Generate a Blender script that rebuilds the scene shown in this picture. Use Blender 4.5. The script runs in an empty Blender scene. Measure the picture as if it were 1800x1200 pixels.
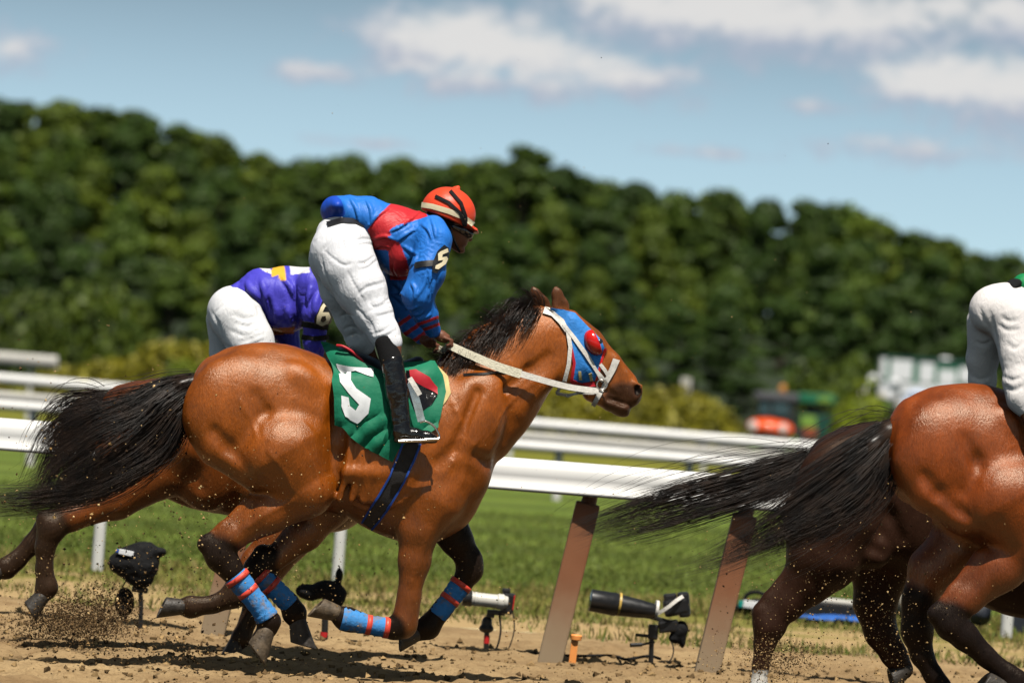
import bpy, bmesh, math, random
import numpy as np
from mathutils import Vector, Matrix
rad = math.radians
random.seed(7)
RNG = np.random.default_rng(11)
scene = bpy.context.scene
COL = scene.collection

# ------------------------------------------------------------------ camera
F = 8375.0                                   # focal length in photo pixels (1800 wide)
HC = 1.61                                    # camera height
ROLL = math.atan(0.066)
PITCH = math.atan(75 * math.cos(ROLL) / F)
fw = np.array([0, math.cos(PITCH), math.sin(PITCH)])
up0 = np.array([0, -math.sin(PITCH), math.cos(PITCH)])
X0 = np.array([1.0, 0, 0])
CR = X0 * math.cos(ROLL) + up0 * math.sin(ROLL)
CU = up0 * math.cos(ROLL) - X0 * math.sin(ROLL)
cam_d = bpy.data.cameras.new('camera')
cam_d.sensor_width = 36
cam_d.lens = 36 * F / 1800
cam_d.clip_start = 0.5
cam_d.clip_end = 6000
cam = bpy.data.objects.new('camera', cam_d)
COL.objects.link(cam)
cam.matrix_world = Matrix(((CR[0], CU[0], -fw[0], 0), (CR[1], CU[1], -fw[1], 0), (CR[2], CU[2], -fw[2], HC), (0, 0, 0, 1)))
cam_d.dof.use_dof = True
cam_d.dof.focus_distance = 25.0
cam_d.dof.aperture_fstop = 2.4
scene.camera = cam

# ------------------------------------------------------------------ light
TO_SUN = Vector((0.09, -0.43, 0.90)).normalized()
SUN_EL = math.asin(TO_SUN.z)
SUN_ROT = math.atan2(TO_SUN.x, TO_SUN.y)
sun_d = bpy.data.lights.new('sun', 'SUN')
sun_d.energy = 5.0
sun_d.angle = rad(0.53)
sun_d.color = (1.0, 0.95, 0.86)
sun = bpy.data.objects.new('sun', sun_d)
sun.rotation_euler = TO_SUN.to_track_quat('Z', 'Y').to_euler()
sun.location = (0, 0, 60)
COL.objects.link(sun)
vs = scene.view_settings
vs.view_transform = 'Standard'
try: vs.look = 'None'
except Exception: pass
vs.exposure = 0.2
vs.gamma = 1.0
scene.cycles.max_bounces = 6
scene.cycles.diffuse_bounces = 0
scene.cycles.transparent_max_bounces = 8
scene.cycles.caustics_reflective = False
scene.cycles.caustics_refractive = False


def pray(px, py):
    """unit-depth ray (world) of a photo pixel; arrays allowed"""
    px = np.asarray(px, float); py = np.asarray(py, float)
    return ((px - 900) / F)[..., None] * CR + ((600 - py) / F)[..., None] * CU + fw


def pw(px, py, d):
    """world point seen at a photo pixel, at world depth Y = d"""
    r = pray(px, py)
    return np.array([0, 0, HC]) + r * (d / r[..., 1])[..., None]


def ground_pt(px, py):
    r = pray(px, py)
    t = -HC / r[..., 2]
    return np.array([0, 0, HC]) + r * t


def proj(P):
    q = np.asarray(P, float) - np.array([0, 0, HC])
    z = q @ fw
    return 900 + F * (q @ CR) / z, 600 - F * (q @ CU) / z


# ------------------------------------------------------------------ world: sky + clouds
world = bpy.data.worlds.new('World')
scene.world = world
world.use_nodes = True
nt = world.node_tree
nt.nodes.clear()


class NB:
    """small node-graph builder"""
    def __init__(s, tree): s.t = tree
    def n(s, kind, **kw):
        o = s.t.nodes.new(kind)
        for k, v in kw.items(): setattr(o, k, v)
        return o
    def set(s, sock, v):
        if isinstance(v, bpy.types.NodeSocket): s.t.links.new(v, sock)
        elif v is not None:
            try: sock.default_value = v
            except Exception:
                if isinstance(v, (tuple, list)) and len(v) == 3: sock.default_value = (*v, 1)
                else: raise
    def math(s, op, a, b=None, c=None, clamp=False):
        o = s.n('ShaderNodeMath', operation=op, use_clamp=clamp)
        s.set(o.inputs[0], a)
        if b is not None: s.set(o.inputs[1], b)
        if c is not None: s.set(o.inputs[2], c)
        return o.outputs[0]
    def mix(s, f, a, b, mode='MIX'):
        o = s.n('ShaderNodeMix', data_type='RGBA', blend_type=mode)
        s.set(o.inputs[0], f); s.set(o.inputs[6], a); s.set(o.inputs[7], b)
        return o.outputs[2]
    def ramp(s, f, stops, interp='LINEAR'):
        o = s.n('ShaderNodeValToRGB')
        o.color_ramp.interpolation = interp
        el = o.color_ramp.elements
        while len(el) < len(stops): el.new(0.5)
        for e, (p, c) in zip(el, stops):
            e.position = p
            e.color = (c, c, c, 1) if isinstance(c, (int, float)) else (*c, 1)
        s.set(o.inputs[0], f)
        return o.outputs[0]
    def noise(s, vec, scale, detail=3, rough=0.55, dist=0.0, out=0):
        o = s.n('ShaderNodeTexNoise')
        if vec is not None: s.set(o.inputs['Vector'], vec)
        o.inputs['Scale'].default_value = scale
        o.inputs['Detail'].default_value = detail
        o.inputs['Roughness'].default_value = rough
        o.inputs['Distortion'].default_value = dist
        return o.outputs[out]
    def mapr(s, f, a, b, c=0, d=1, smooth=False):
        o = s.n('ShaderNodeMapRange')
        if smooth: o.interpolation_type = 'SMOOTHSTEP'
        s.set(o.inputs[0], f)
        for i, v in zip((1, 2, 3, 4), (a, b, c, d)): s.set(o.inputs[i], v)
        return o.outputs[0]
    def comb(s, x, y, z):
        o = s.n('ShaderNodeCombineXYZ')
        for i, v in enumerate((x, y, z)): s.set(o.inputs[i], v)
        return o.outputs[0]


W = NB(nt)
tc = W.n('ShaderNodeTexCoord')
sep = W.n('ShaderNodeSeparateXYZ')
nt.links.new(tc.outputs['Generated'], sep.inputs[0])
sx, sy, sz = sep.outputs
# sample the sky a little higher than looked at: deeper blue near the skyline
skyv = W.comb(sx, sy, W.math('ADD', W.math('MULTIPLY', sz, 2.4), 0.14))
vn = W.n('ShaderNodeVectorMath', operation='NORMALIZE'); nt.links.new(skyv, vn.inputs[0])
sky = W.n('ShaderNodeTexSky', sky_type='NISHITA')
sky.sun_disc = False
sky.sun_elevation = SUN_EL
sky.sun_rotation = SUN_ROT
sky.air_density = 1.0; sky.dust_density = 0.6; sky.ozone_density = 1.0
nt.links.new(vn.outputs[0], sky.inputs[0])
yy = W.math('MAXIMUM', sy, 0.05)
AX = W.math('MULTIPLY', W.math('DIVIDE', sx, yy), 10.0)
AZ = W.math('MULTIPLY', W.math('DIVIDE', sz, yy), 10.0)
P2 = W.comb(AX, W.math('MULTIPLY', AZ, 1.5), 0.0)
n_big = W.noise(P2, 9.0, 6, 0.62, 0.5)
n_fine = W.noise(P2, 30.0, 5, 0.62)


def ang(px, py):
    r = pray(px, py)
    return 10 * r[0] / r[1], 10 * r[2] / r[1]


CLOUDS = [  # px, py, rx, ry (photo pixels), strength
    (740, 82, 170, 80, 1.0), (860, 78, 170, 78, 1.0), (960, 110, 200, 62, .9), (1110, 140, 190, 52, 0.75), (860, 145, 280, 40, .7),
    (1150, 25, 220, 85, 1.0), (1340, 40, 300, 85, 1.0), (1520, 45, 240, 75, 0.95), (1280, -10, 420, 70, 1.0), (1640, 10, 180, 60, .7),
    (1790, 40, 140, 80, 0.9), (1680, 150, 180, 70, 1.0), (1800, 170, 170, 85, 1.0), (1600, 160, 120, 50, .8),
    (20, 85, 140, 60, 0.5), (-40, 100, 140, 50, .5), (560, 128, 140, 32, 0.55), (1600, 265, 260, 34, 0.55), (1430, 188, 80, 24, 0.5),
    (1250, 270, 200, 20, .35), (640, 250, 160, 18, .3)]
tot = None; shade = None
for (cx, cy, rx, ry, st) in CLOUDS:
    ax, az = ang(cx, cy)
    dx = W.math('DIVIDE', W.math('SUBTRACT', AX, ax), rx * 1.15 / F * 10)
    dz0 = W.math('SUBTRACT', W.math('SUBTRACT', AZ, az), W.math('MULTIPLY', W.math('SUBTRACT', AX, ax), 0.0))
    dz = W.math('DIVIDE', dz0, ry * 1.2 / F * 10)
    d = W.math('SQRT', W.math('ADD', W.math('MULTIPLY', dx, dx), W.math('MULTIPLY', dz, dz)))
    m = W.math('MULTIPLY', W.math('SUBTRACT', 1.0, d), 1.0)
    m = W.math('SUBTRACT', m, (1 - st) * 0.55)
    sh = W.math('MULTIPLY', W.math('MAXIMUM', m, 0.0), W.mapr(dz, -0.55, 0.55, 0, 1))
    tot = m if tot is None else W.math('SMOOTH_MAX', tot, m, 0.15)
    shade = sh if shade is None else W.math('ADD', shade, sh)
dens = W.math('ADD', tot, W.math('MULTIPLY', W.math('SUBTRACT', n_big, 0.50), 1.9))
dens = W.math('ADD', dens, W.math('MULTIPLY', W.math('SUBTRACT', n_fine, 0.5), 0.25))
alpha = W.mapr(dens, -0.08, 0.78, 0, 0.95, True)
lit = W.math('ADD', W.math('MULTIPLY', shade, 0.75), W.math('ADD', W.math('MULTIPLY', W.math('SUBTRACT', n_fine, 0.5), 0.7), W.math('MULTIPLY', W.math('SUBTRACT', n_big, 0.5), 0.8)))
lit = W.mapr(lit, 0.0, 0.55, 0, 1, True)
SKS = 0.05
ccol = W.mix(lit, (0.36 / SKS, 0.40 / SKS, 0.49 / SKS, 1), (0.66 / SKS, 0.65 / SKS, 0.64 / SKS, 1))
hz = W.mapr(sz, 0.045, 0.125, 3.35, 1.0, True)      # the air is brightest low above the skyline
tint = W.mix(1.0, sky.outputs[0], W.comb(W.math('MULTIPLY', hz, 1.12), W.math('MULTIPLY', hz, 1.04), W.math('MULTIPLY', hz, 0.80)), 'MULTIPLY')
final = W.mix(alpha, tint, ccol)
bg = W.n('ShaderNodeBackground')
bg.inputs[1].default_value = SKS
nt.links.new(final, bg.inputs[0])
wo = W.n('ShaderNodeOutputWorld')
nt.links.new(bg.outputs[0], wo.inputs[0])

# ------------------------------------------------------------------ object helpers


def link(o, parent=None):
    COL.objects.link(o)
    if parent is not None: o.parent = parent
    return o


def tag(o, label=None, cat=None, group=None, kind=None):
    if label: o['label'] = label
    if cat: o['category'] = cat
    if group: o['group'] = group
    if kind: o['kind'] = kind
    return o


def empty(name, loc=(0, 0, 0), label=None, cat=None, group=None):
    o = bpy.data.objects.new(name, None)
    o.empty_display_size = 0.2
    o.location = Vector([float(c) for c in loc])
    link(o)
    return tag(o, label, cat, group)


def mesh_np(name, V, Fc, mat, parent=None, smooth=True, cols=None, nv=4):
    """mesh from numpy arrays; V in WORLD coords (moved to the parent's frame)."""
    V = np.asarray(V, np.float64)
    if parent is not None: V = V - np.array(parent_origin(parent))
    me = bpy.data.meshes.new(name)
    me.vertices.add(len(V)); me.vertices.foreach_set('co', V.astype(np.float32).ravel())
    Fc = np.asarray(Fc, np.int32)
    n, k = Fc.shape
    me.loops.add(n * k); me.loops.foreach_set('vertex_index', Fc.ravel())
    me.polygons.add(n)
    me.polygons.foreach_set('loop_start', np.arange(0, n * k, k, dtype=np.int32))
    me.polygons.foreach_set('loop_total', np.full(n, k, np.int32))
    me.polygons.foreach_set('use_smooth', np.full(n, smooth))
    if cols is not None:
        a = me.color_attributes.new('Col', 'FLOAT_COLOR', 'POINT')
        c = np.ones((len(V), 4), np.float32); c[:, :cols.shape[1]] = cols
        a.data.foreach_set('color', c.ravel())
    me.update(calc_edges=True)
    me.validate()
    if mat is not None: me.materials.append(mat)
    o = bpy.data.objects.new(name, me)
    return link(o, parent)


def parent_origin(p):
    o = np.zeros(3)
    while p is not None:
        o = o + np.array(p.location)
        p = p.parent
    return o


def bm_obj(name, bm, mat, parent=None, smooth=False, world_coords=True):
    if parent is not None and world_coords:
        bmesh.ops.translate(bm, verts=bm.verts, vec=Vector(-parent_origin(parent)))
    me = bpy.data.meshes.new(name)
    bm.normal_update()
    if smooth:
        for e in bm.edges:
            if len(e.link_faces) == 2 and e.calc_face_angle(0) > 0.75: e.smooth = False
    bm.to_mesh(me); bm.free()
    for p in me.polygons: p.use_smooth = smooth
    if mat is not None: me.materials.append(mat)
    o = bpy.data.objects.new(name, me)
    return link(o, parent)


def add_box(bm, c, s, rot=None, bevel=0.0):
    r = bmesh.ops.create_cube(bm, size=1.0)
    vs_ = r['verts']
    bmesh.ops.scale(bm, verts=vs_, vec=Vector(s))
    if bevel > 0:
        es = list({e for v in vs_ for e in v.link_edges})
        rb = bmesh.ops.bevel(bm, geom=es, offset=bevel, segments=2, affect='EDGES', profile=0.6)
        vs_ = list({v for f in rb['faces'] for v in f.verts} | {v for v in vs_ if v.is_valid})
    M = (rot.to_4x4() if rot is not None else Matrix())
    bmesh.ops.transform(bm, matrix=Matrix.Translation(Vector([float(q) for q in c])) @ M, verts=vs_)
    return vs_


def add_cyl(bm, a, b, ra, rb=None, seg=20, caps=True):
    a = Vector([float(q) for q in a]); b = Vector([float(q) for q in b])
    rb = ra if rb is None else rb
    d = b - a
    r = bmesh.ops.create_cone(bm, cap_ends=caps, segments=seg, radius1=ra, radius2=rb, depth=d.length)
    M = Matrix.Translation((a + b) / 2) @ d.to_track_quat('Z', 'Y').to_matrix().to_4x4()
    bmesh.ops.transform(bm, matrix=M, verts=r['verts'])
    return r['verts']


def add_lathe(bm, a, axis, prof, seg=24):
    """prof: list of (t along the axis, radius)"""
    a = Vector([float(q) for q in a]); ax = Vector(axis).normalized()
    q = ax.to_track_quat('Z', 'Y')
    rings = []
    for (t, r) in prof:
        rings.append([bm.verts.new(a + q @ Vector((r * math.cos(2 * math.pi * i / seg), r * math.sin(2 * math.pi * i / seg), t))) for i in range(seg)])
    for r0, r1 in zip(rings, rings[1:]):
        for i in range(seg):
            bm.faces.new((r0[i], r0[(i + 1) % seg], r1[(i + 1) % seg], r1[i]))
    bm.faces.new(rings[0][::-1]); bm.faces.new(rings[-1])


def tube_np(pts, rads, seg=8):
    """tube along pts (n,3); returns V,F"""
    pts = np.asarray(pts, float); n = len(pts)
    rads = np.broadcast_to(np.asarray(rads, float), (n,))
    T = np.gradient(pts, axis=0); T /= np.linalg.norm(T, axis=1)[:, None] + 1e-9
    ref = np.array([0.13, 1.0, 0.21])
    A = np.cross(T, ref); A /= np.linalg.norm(A, axis=1)[:, None] + 1e-9
    B = np.cross(T, A)
    th = np.linspace(0, 2 * np.pi, seg, endpoint=False)
    V = pts[:, None, :] + rads[:, None, None] * (np.cos(th)[None, :, None] * A[:, None, :] + np.sin(th)[None, :, None] * B[:, None, :])
    V = V.reshape(-1, 3)
    i = np.arange(n - 1)[:, None]; j = np.arange(seg)[None, :]
    a = i * seg + j; b = i * seg + (j + 1) % seg
    Fq = np.stack([a, b, b + seg, a + seg], -1).reshape(-1, 4)
    # end caps
    V = np.vstack([V, pts[:1], pts[-1:]])
    c0 = len(V) - 2; c1 = len(V) - 1
    jj = np.arange(seg)
    cap0 = np.stack([np.full(seg, c0), (jj + 1) % seg, jj, np.full(seg, c0)], -1)
    return V, Fq, c0, c1


def tubes_obj(name, chains, mat, parent=None, seg=8):
    Vs, Fs, off = [], [], 0
    for pts, r in chains:
        V, Fq, c0, c1 = tube_np(pts, r, seg)
        Vs.append(V); Fs.append(Fq + off); off += len(V)
    return mesh_np(name, np.vstack(Vs), np.vstack(Fs), mat, parent)


def smooth_path(pts, n=24):
    """Catmull-Rom through pts"""
    P = np.asarray(pts, float)
    P = np.vstack([2 * P[0] - P[1], P, 2 * P[-1] - P[-2]])
    out = []
    m = len(P) - 3
    for t in np.linspace(0, m - 1e-6, n):
        i = int(t); f = t - i
        p0, p1, p2, p3 = P[i:i + 4]
        out.append(0.5 * ((2 * p1) + (-p0 + p2) * f + (2 * p0 - 5 * p1 + 4 * p2 - p3) * f * f + (-p0 + 3 * p1 - 3 * p2 + p3) * f ** 3))
    return np.array(out)

# ------------------------------------------------------------------ materials


def mat_new(name):
    m = bpy.data.materials.new(name); m.use_nodes = True
    t = m.node_tree
    return m, NB(t), t.nodes['Principled BSDF']


def simple(name, col, rough=0.5, metal=0.0, spec=0.5, var=0.12, vscale=14.0, bump=0.0, bscale=60.0, coat=0.0, sheen=0.0):
    m, N, b = mat_new(name)
    co = N.n('ShaderNodeTexCoord').outputs['Object']
    nz = N.noise(co, vscale, 4)
    f = N.mapr(nz, 0.3, 0.7, 1 - var, 1 + var)
    c = N.mix(1.0, (*col, 1), N.comb(f, f, f), 'MULTIPLY')
    N.set(b.inputs['Base Color'], c)
    N.set(b.inputs['Roughness'], N.mapr(N.noise(co, vscale * 2.3, 3), 0.3, 0.7, max(0.03, rough - 0.08), min(1, rough + 0.08)))
    b.inputs['Metallic'].default_value = metal
    b.inputs['Specular IOR Level'].default_value = spec
    b.inputs['Coat Weight'].default_value = coat
    b.inputs['Sheen Weight'].default_value = sheen
    if bump > 0:
        bp = N.n('ShaderNodeBump'); bp.inputs['Strength'].default_value = bump; bp.inputs['Distance'].default_value = 0.01
        N.set(bp.inputs['Height'], N.noise(co, bscale, 4)); N.set(b.inputs['Normal'], bp.outputs[0])
    return m


def vcol_mat(name, rough=0.5, spec=0.5, var=0.15, vscale=9.0, bump=0.15, bscale=(80, 80, 80), coat=0.0, sheen=0.0, bdist=0.004, speck=0.0, wrinkle=0.0):
    m, N, b = mat_new(name)
    vc = N.n('ShaderNodeVertexColor'); vc.layer_name = 'Col'
    co = N.n('ShaderNodeTexCoord').outputs['Object']
    mp = N.n('ShaderNodeMapping'); N.set(mp.inputs[0], co); mp.inputs['Scale'].default_value = bscale
    nz = N.noise(co, vscale, 5, 0.6)
    f = N.mapr(nz, 0.3, 0.7, 1 - var, 1 + var)
    hair = N.noise(mp.outputs[0], 1.0, 4, 0.65)
    f2 = N.math('MULTIPLY', f, N.mapr(hair, 0.3, 0.7, 1 - var * .7, 1 + var * .7))
    c = N.mix(1.0, vc.outputs[0], N.comb(f2, f2, f2), 'MULTIPLY')
    if speck > 0:     # dried dirt spattered on the coat
        sp = N.mapr(N.noise(co, 95.0, 2), 0.66, 0.70, 0, speck)
        sp = N.math('MULTIPLY', sp, N.mapr(N.noise(co, 4.0, 2), 0.42, 0.6))
        c = N.mix(sp, c, (0.30, 0.19, 0.09, 1))
    N.set(b.inputs['Base Color'], c)
    N.set(b.inputs['Roughness'], N.mapr(nz, 0.3, 0.7, rough - 0.07, rough + 0.09))
    b.inputs['Specular IOR Level'].default_value = spec
    b.inputs['Coat Weight'].default_value = coat
    if speck > 0:       # the shine of hair takes the coat's colour
        b.inputs['Specular Tint'].default_value = (1.0, 0.84, 0.68, 1)
    if speck > 0:       # black points of the coat are duller than the bright hair
        lum = N.n('ShaderNodeRGBToBW'); N.set(lum.inputs[0], vc.outputs[0])
        N.set(b.inputs['Specular IOR Level'], N.mapr(lum.outputs[0], 0.008, 0.06, 0.14, spec))
        if coat > 0: N.set(b.inputs['Coat Weight'], N.math('MULTIPLY', N.mapr(lum.outputs[0], 0.008, 0.06, 0.05, coat), N.mapr(nz, 0.3, 0.7, 0.6, 1.3)))
    b.inputs['Coat Roughness'].default_value = 0.46
    b.inputs['Sheen Weight'].default_value = sheen
    bp = N.n('ShaderNodeBump'); bp.inputs['Strength'].default_value = bump; bp.inputs['Distance'].default_value = bdist
    if wrinkle > 0:     # pulled creases of thin cloth
        w1 = N.noise(mp.outputs[0], 0.55, 2, 0.5, 1.6)
        rg = N.math('SUBTRACT', 1.0, N.math('MULTIPLY', N.math('ABSOLUTE', N.math('SUBTRACT', w1, 0.5)), 5.0), clamp=True)
        hair = N.math('ADD', N.math('MULTIPLY', hair, 0.5), N.math('MULTIPLY', rg, wrinkle))
    N.set(bp.inputs['Height'], hair)
    N.set(b.inputs['Normal'], bp.outputs[0])
    return m


M_coat = vcol_mat('bay_coat', 0.36, 0.85, 0.34, 6.0, 0.6, (130, 130, 40), coat=0.0, bdist=0.006, speck=0.18)
M_dcoat = vcol_mat('dark_coat', 0.48, 0.45, 0.24, 6.0, 0.5, (110, 110, 34), coat=0.0, bdist=0.006, speck=0.15)
m, N, b = mat_new('horse_hair')
co = N.n('ShaderNodeTexCoord').outputs['Object']
N.set(b.inputs['Base Color'], N.mix(N.mapr(N.noise(co, 11, 4, 0.6), 0.42, 0.68), (0.010, 0.007, 0.006, 1), (0.045, 0.024, 0.014, 1)))
b.inputs['Roughness'].default_value = 0.36; b.inputs['Specular IOR Level'].default_value = 0.28
M_hair = m
M_hoof = simple('hoof_horn', (0.10, 0.070, 0.042), 0.6, var=0.5, vscale=30, bump=0.4)
M_hoofd = simple('dark_hoof_horn', (0.035, 0.028, 0.022), 0.55, var=0.5, vscale=30, bump=0.4)
M_silk = vcol_mat('racing_silk', 0.50, 0.35, 0.05, 6.0, 0.30, (30, 30, 15), bdist=0.012, wrinkle=0.35)
M_breech = vcol_mat('white_breeches', 0.7, 0.25, 0.03, 8.0, 0.28, (38, 38, 19), bdist=0.012, wrinkle=0.4)
M_skin = vcol_mat('skin', 0.5, 0.4, 0.12, 16.0, 0.12, (120, 120, 120))
M_boot = simple('boot_leather', (0.006, 0.006, 0.007), 0.16, spec=0.6, var=0.3, bump=0.5, bscale=26)
M_sock = simple('black_knit', (0.008, 0.008, 0.009), 0.85, spec=0.2, bump=0.6, bscale=240)
M_green = simple('green_cloth', (0.006, 0.165, 0.085), 0.65, spec=0.3, var=0.10, vscale=8, bump=0.35, bscale=30)
M_num = simple('white_number_paint', (0.76, 0.77, 0.78), 0.55, var=0.04, vscale=40)
M_blue = simple('blue_hood_cloth', (0.035, 0.22, 0.62), 0.6, spec=0.3, var=0.12, vscale=40, bump=0.4, bscale=60)
M_red = simple('red_trim', (0.50, 0.012, 0.025), 0.5, var=0.12)
M_redcup = simple('red_plastic', (0.62, 0.010, 0.008), 0.22, spec=0.6, var=0.06)
M_white = simple('white_strap', (0.70, 0.66, 0.60), 0.5, var=0.10, vscale=60, bump=0.3, bscale=90)
M_rein = simple('rubber_rein', (0.66, 0.61, 0.47), 0.55, var=0.12, vscale=60, bump=0.5, bscale=120)
M_blk = simple('black_leather', (0.010, 0.009, 0.009), 0.35, spec=0.5, var=0.3, bump=0.3)
M_girth = simple('black_elastic', (0.010, 0.010, 0.012), 0.75, var=0.2, bump=0.3, bscale=200)
M_gblue = simple('blue_edge_tape', (0.012, 0.07, 0.36), 0.6)
M_wrap = simple('blue_bandage', (0.04, 0.25, 0.62), 0.7, spec=0.3, var=0.22, vscale=22, bump=0.7, bscale=70)
m, N, b = mat_new('dusty_bandage')
co = N.n('ShaderNodeTexCoord').outputs['Object']
nz = N.noise(co, 16, 5, 0.65)
c = N.mix(N.mapr(nz, 0.50, 0.66, 0, 0.85), (0.045, 0.24, 0.58, 1), (0.24, 0.17, 0.10, 1))
N.set(b.inputs['Base Color'], c); b.inputs['Roughness'].default_value = 0.8
bp = N.n('ShaderNodeBump'); bp.inputs['Strength'].default_value = 0.7; bp.inputs['Distance'].default_value = 0.006
N.set(bp.inputs['Height'], N.noise(co, 60, 4)); N.set(b.inputs['Normal'], bp.outputs[0])
M_wrap = m
M_wrapr = simple('red_tape', (0.75, 0.07, 0.04), 0.5, var=0.1)
M_cream = simple('cream_pad', (0.62, 0.48, 0.20), 0.75, var=0.15, bump=0.3)
M_metal = simple('steel', (0.55, 0.54, 0.52), 0.25, metal=1.0)
M_helm = simple('helmet_cover', (0.78, 0.065, 0.022), 0.42, spec=0.4, var=0.06, vscale=8, bump=0.3, bscale=20)
M_helmband = simple('cream_band', (0.72, 0.62, 0.42), 0.5)
M_black = simple('black_plastic', (0.011, 0.011, 0.012), 0.38, spec=0.5, var=0.3)
M_blackcloth = simple('black_cloth', (0.010, 0.010, 0.011), 0.85, spec=0.2, var=0.4, bump=0.6, bscale=40)
M_glass = simple('dark_glass', (0.02, 0.02, 0.025), 0.06, spec=0.7)
M_railw = simple('white_rail_paint', (0.80, 0.79, 0.77), 0.38, spec=0.4, var=0.03, vscale=2.0)
M_railg = simple('grey_rail', (0.52, 0.50, 0.46), 0.6, var=0.08, vscale=2)
M_postw = simple('white_post_paint', (0.70, 0.69, 0.64), 0.5, var=0.08, vscale=5)

# ================================================================== SETTING: ground, verge, lawn, hill
D_DIRT, D_LAWN, D_FAR = 31.2, 38.0, 84.0


def vnoise(P, seed=0):
    """value noise in numpy, P (n,2|3) -> [-1,1]"""
    P = np.asarray(P, np.float64)
    k = P.shape[1]
    i = np.floor(P).astype(np.int64); f = P - i
    f = f * f * (3 - 2 * f)
    out = 0.0
    for c in range(2 ** k):
        off = [(c >> b) & 1 for b in range(k)]
        h = np.full(len(P), seed * 374761393 + 1013904223, np.int64)
        w = np.ones(len(P))
        for b in range(k):
            h = (h ^ ((i[:, b] + off[b]) * (668265263, 2147483647 - 58, 974634491)[b])) * 1274126177 & 0x7fffffff
            h ^= h >> 15
            w = w * (f[:, b] if off[b] else 1 - f[:, b])
        out = out + w * ((h & 0xffff) / 32767.5 - 1)
    return out


def fbm(P, octv=4, seed=0, gain=0.5):
    a, s, o = 1.0, 0.0, 0.0
    P = np.asarray(P, float)
    for q in range(octv):
        o = o + a * vnoise(P * 2 ** q + 17.3 * q, seed + q); s += a; a *= gain
    return o / s


def grid_sheet(name, x0, x1, y0, y1, nx, ny, zf, mat):
    xs = np.linspace(x0, x1, nx); ys = np.linspace(y0, y1, ny)
    X, Y = np.meshgrid(xs, ys)
    P = np.stack([X.ravel(), Y.ravel()], 1)
    Z = zf(P)
    i = np.arange(ny - 1)[:, None]; j = np.arange(nx - 1)[None, :]
    a = i * nx + j
    Fq = np.stack([a, a + 1, a + nx + 1, a + nx], -1).reshape(-1, 4)
    o = mesh_np(name, np.column_stack([P, Z]), Fq, mat)
    return tag(o, kind='structure')


# dirt track
m, N, b = mat_new('sandy_dirt')
co = N.n('ShaderNodeTexCoord').outputs['Object']
mpn = N.n('ShaderNodeMapping'); N.set(mpn.inputs[0], co); mpn.inputs['Scale'].default_value = (0.55, 1, 1)
n1 = N.noise(mpn.outputs[0], 1.1, 5, 0.6)
n2 = N.noise(co, 9.0, 5, 0.65)
n3 = N.noise(co, 70.0, 3, 0.6)
c = N.mix(N.mapr(n1, 0.35, 0.65), (0.25, 0.162, 0.080, 1), (0.40, 0.278, 0.142, 1))
c = N.mix(N.mapr(n2, 0.5, 0.72, 0, 0.75), c, (0.19, 0.115, 0.052, 1))
c = N.mix(N.mapr(n3, 0.55, 0.75, 0, 0.6), c, (0.12, 0.075, 0.035, 1))
N.set(b.inputs['Base Color'], c)
b.inputs['Roughness'].default_value = 0.95; b.inputs['Specular IOR Level'].default_value = 0.15
bp = N.n('ShaderNodeBump'); bp.inputs['Strength'].default_value = 0.9; bp.inputs['Distance'].default_value = 0.03
N.set(bp.inputs['Height'], N.math('ADD', N.math('MULTIPLY', n2, 1.0), N.math('MULTIPLY', n3, 0.35)))
N.set(b.inputs['Normal'], bp.outputs[0])
M_dirt = m


def dirt_z(P):
    z = 0.030 * fbm(P * np.array([1.3, 2.6]), 3, 3) + 0.036 * np.maximum(0, fbm(P * 8.0, 3, 9)) + 0.012 * vnoise(P * 23, 5)
    return z * np.clip((D_DIRT - P[:, 1]) / 1.2, 0.15, 1)


grid_sheet('dirt_track', -5.5, 5.5, 21.0, D_DIRT, 440, 400, dirt_z, M_dirt)
M_apron_dark = simple('unseen_darkened_soil', (0.10, 0.062, 0.030), 0.95, spec=0.1, var=0.3, vscale=2, bump=0.6, bscale=12)  # unseen ground near the camera, darkened to cut light bounced at the horses
grid_sheet('dirt_track_apron', -60, 60, -14.0, 21.0, 60, 60, lambda P: -0.004 + 0 * P[:, 0], M_apron_dark)
for sgn in (-1, 1):
    grid_sheet('dirt_track_side', min(sgn * 5.5, sgn * 60), max(sgn * 5.5, sgn * 60), 21.0, D_DIRT, 30, 20, lambda P: -0.004 + 0 * P[:, 0], M_dirt)


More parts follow.
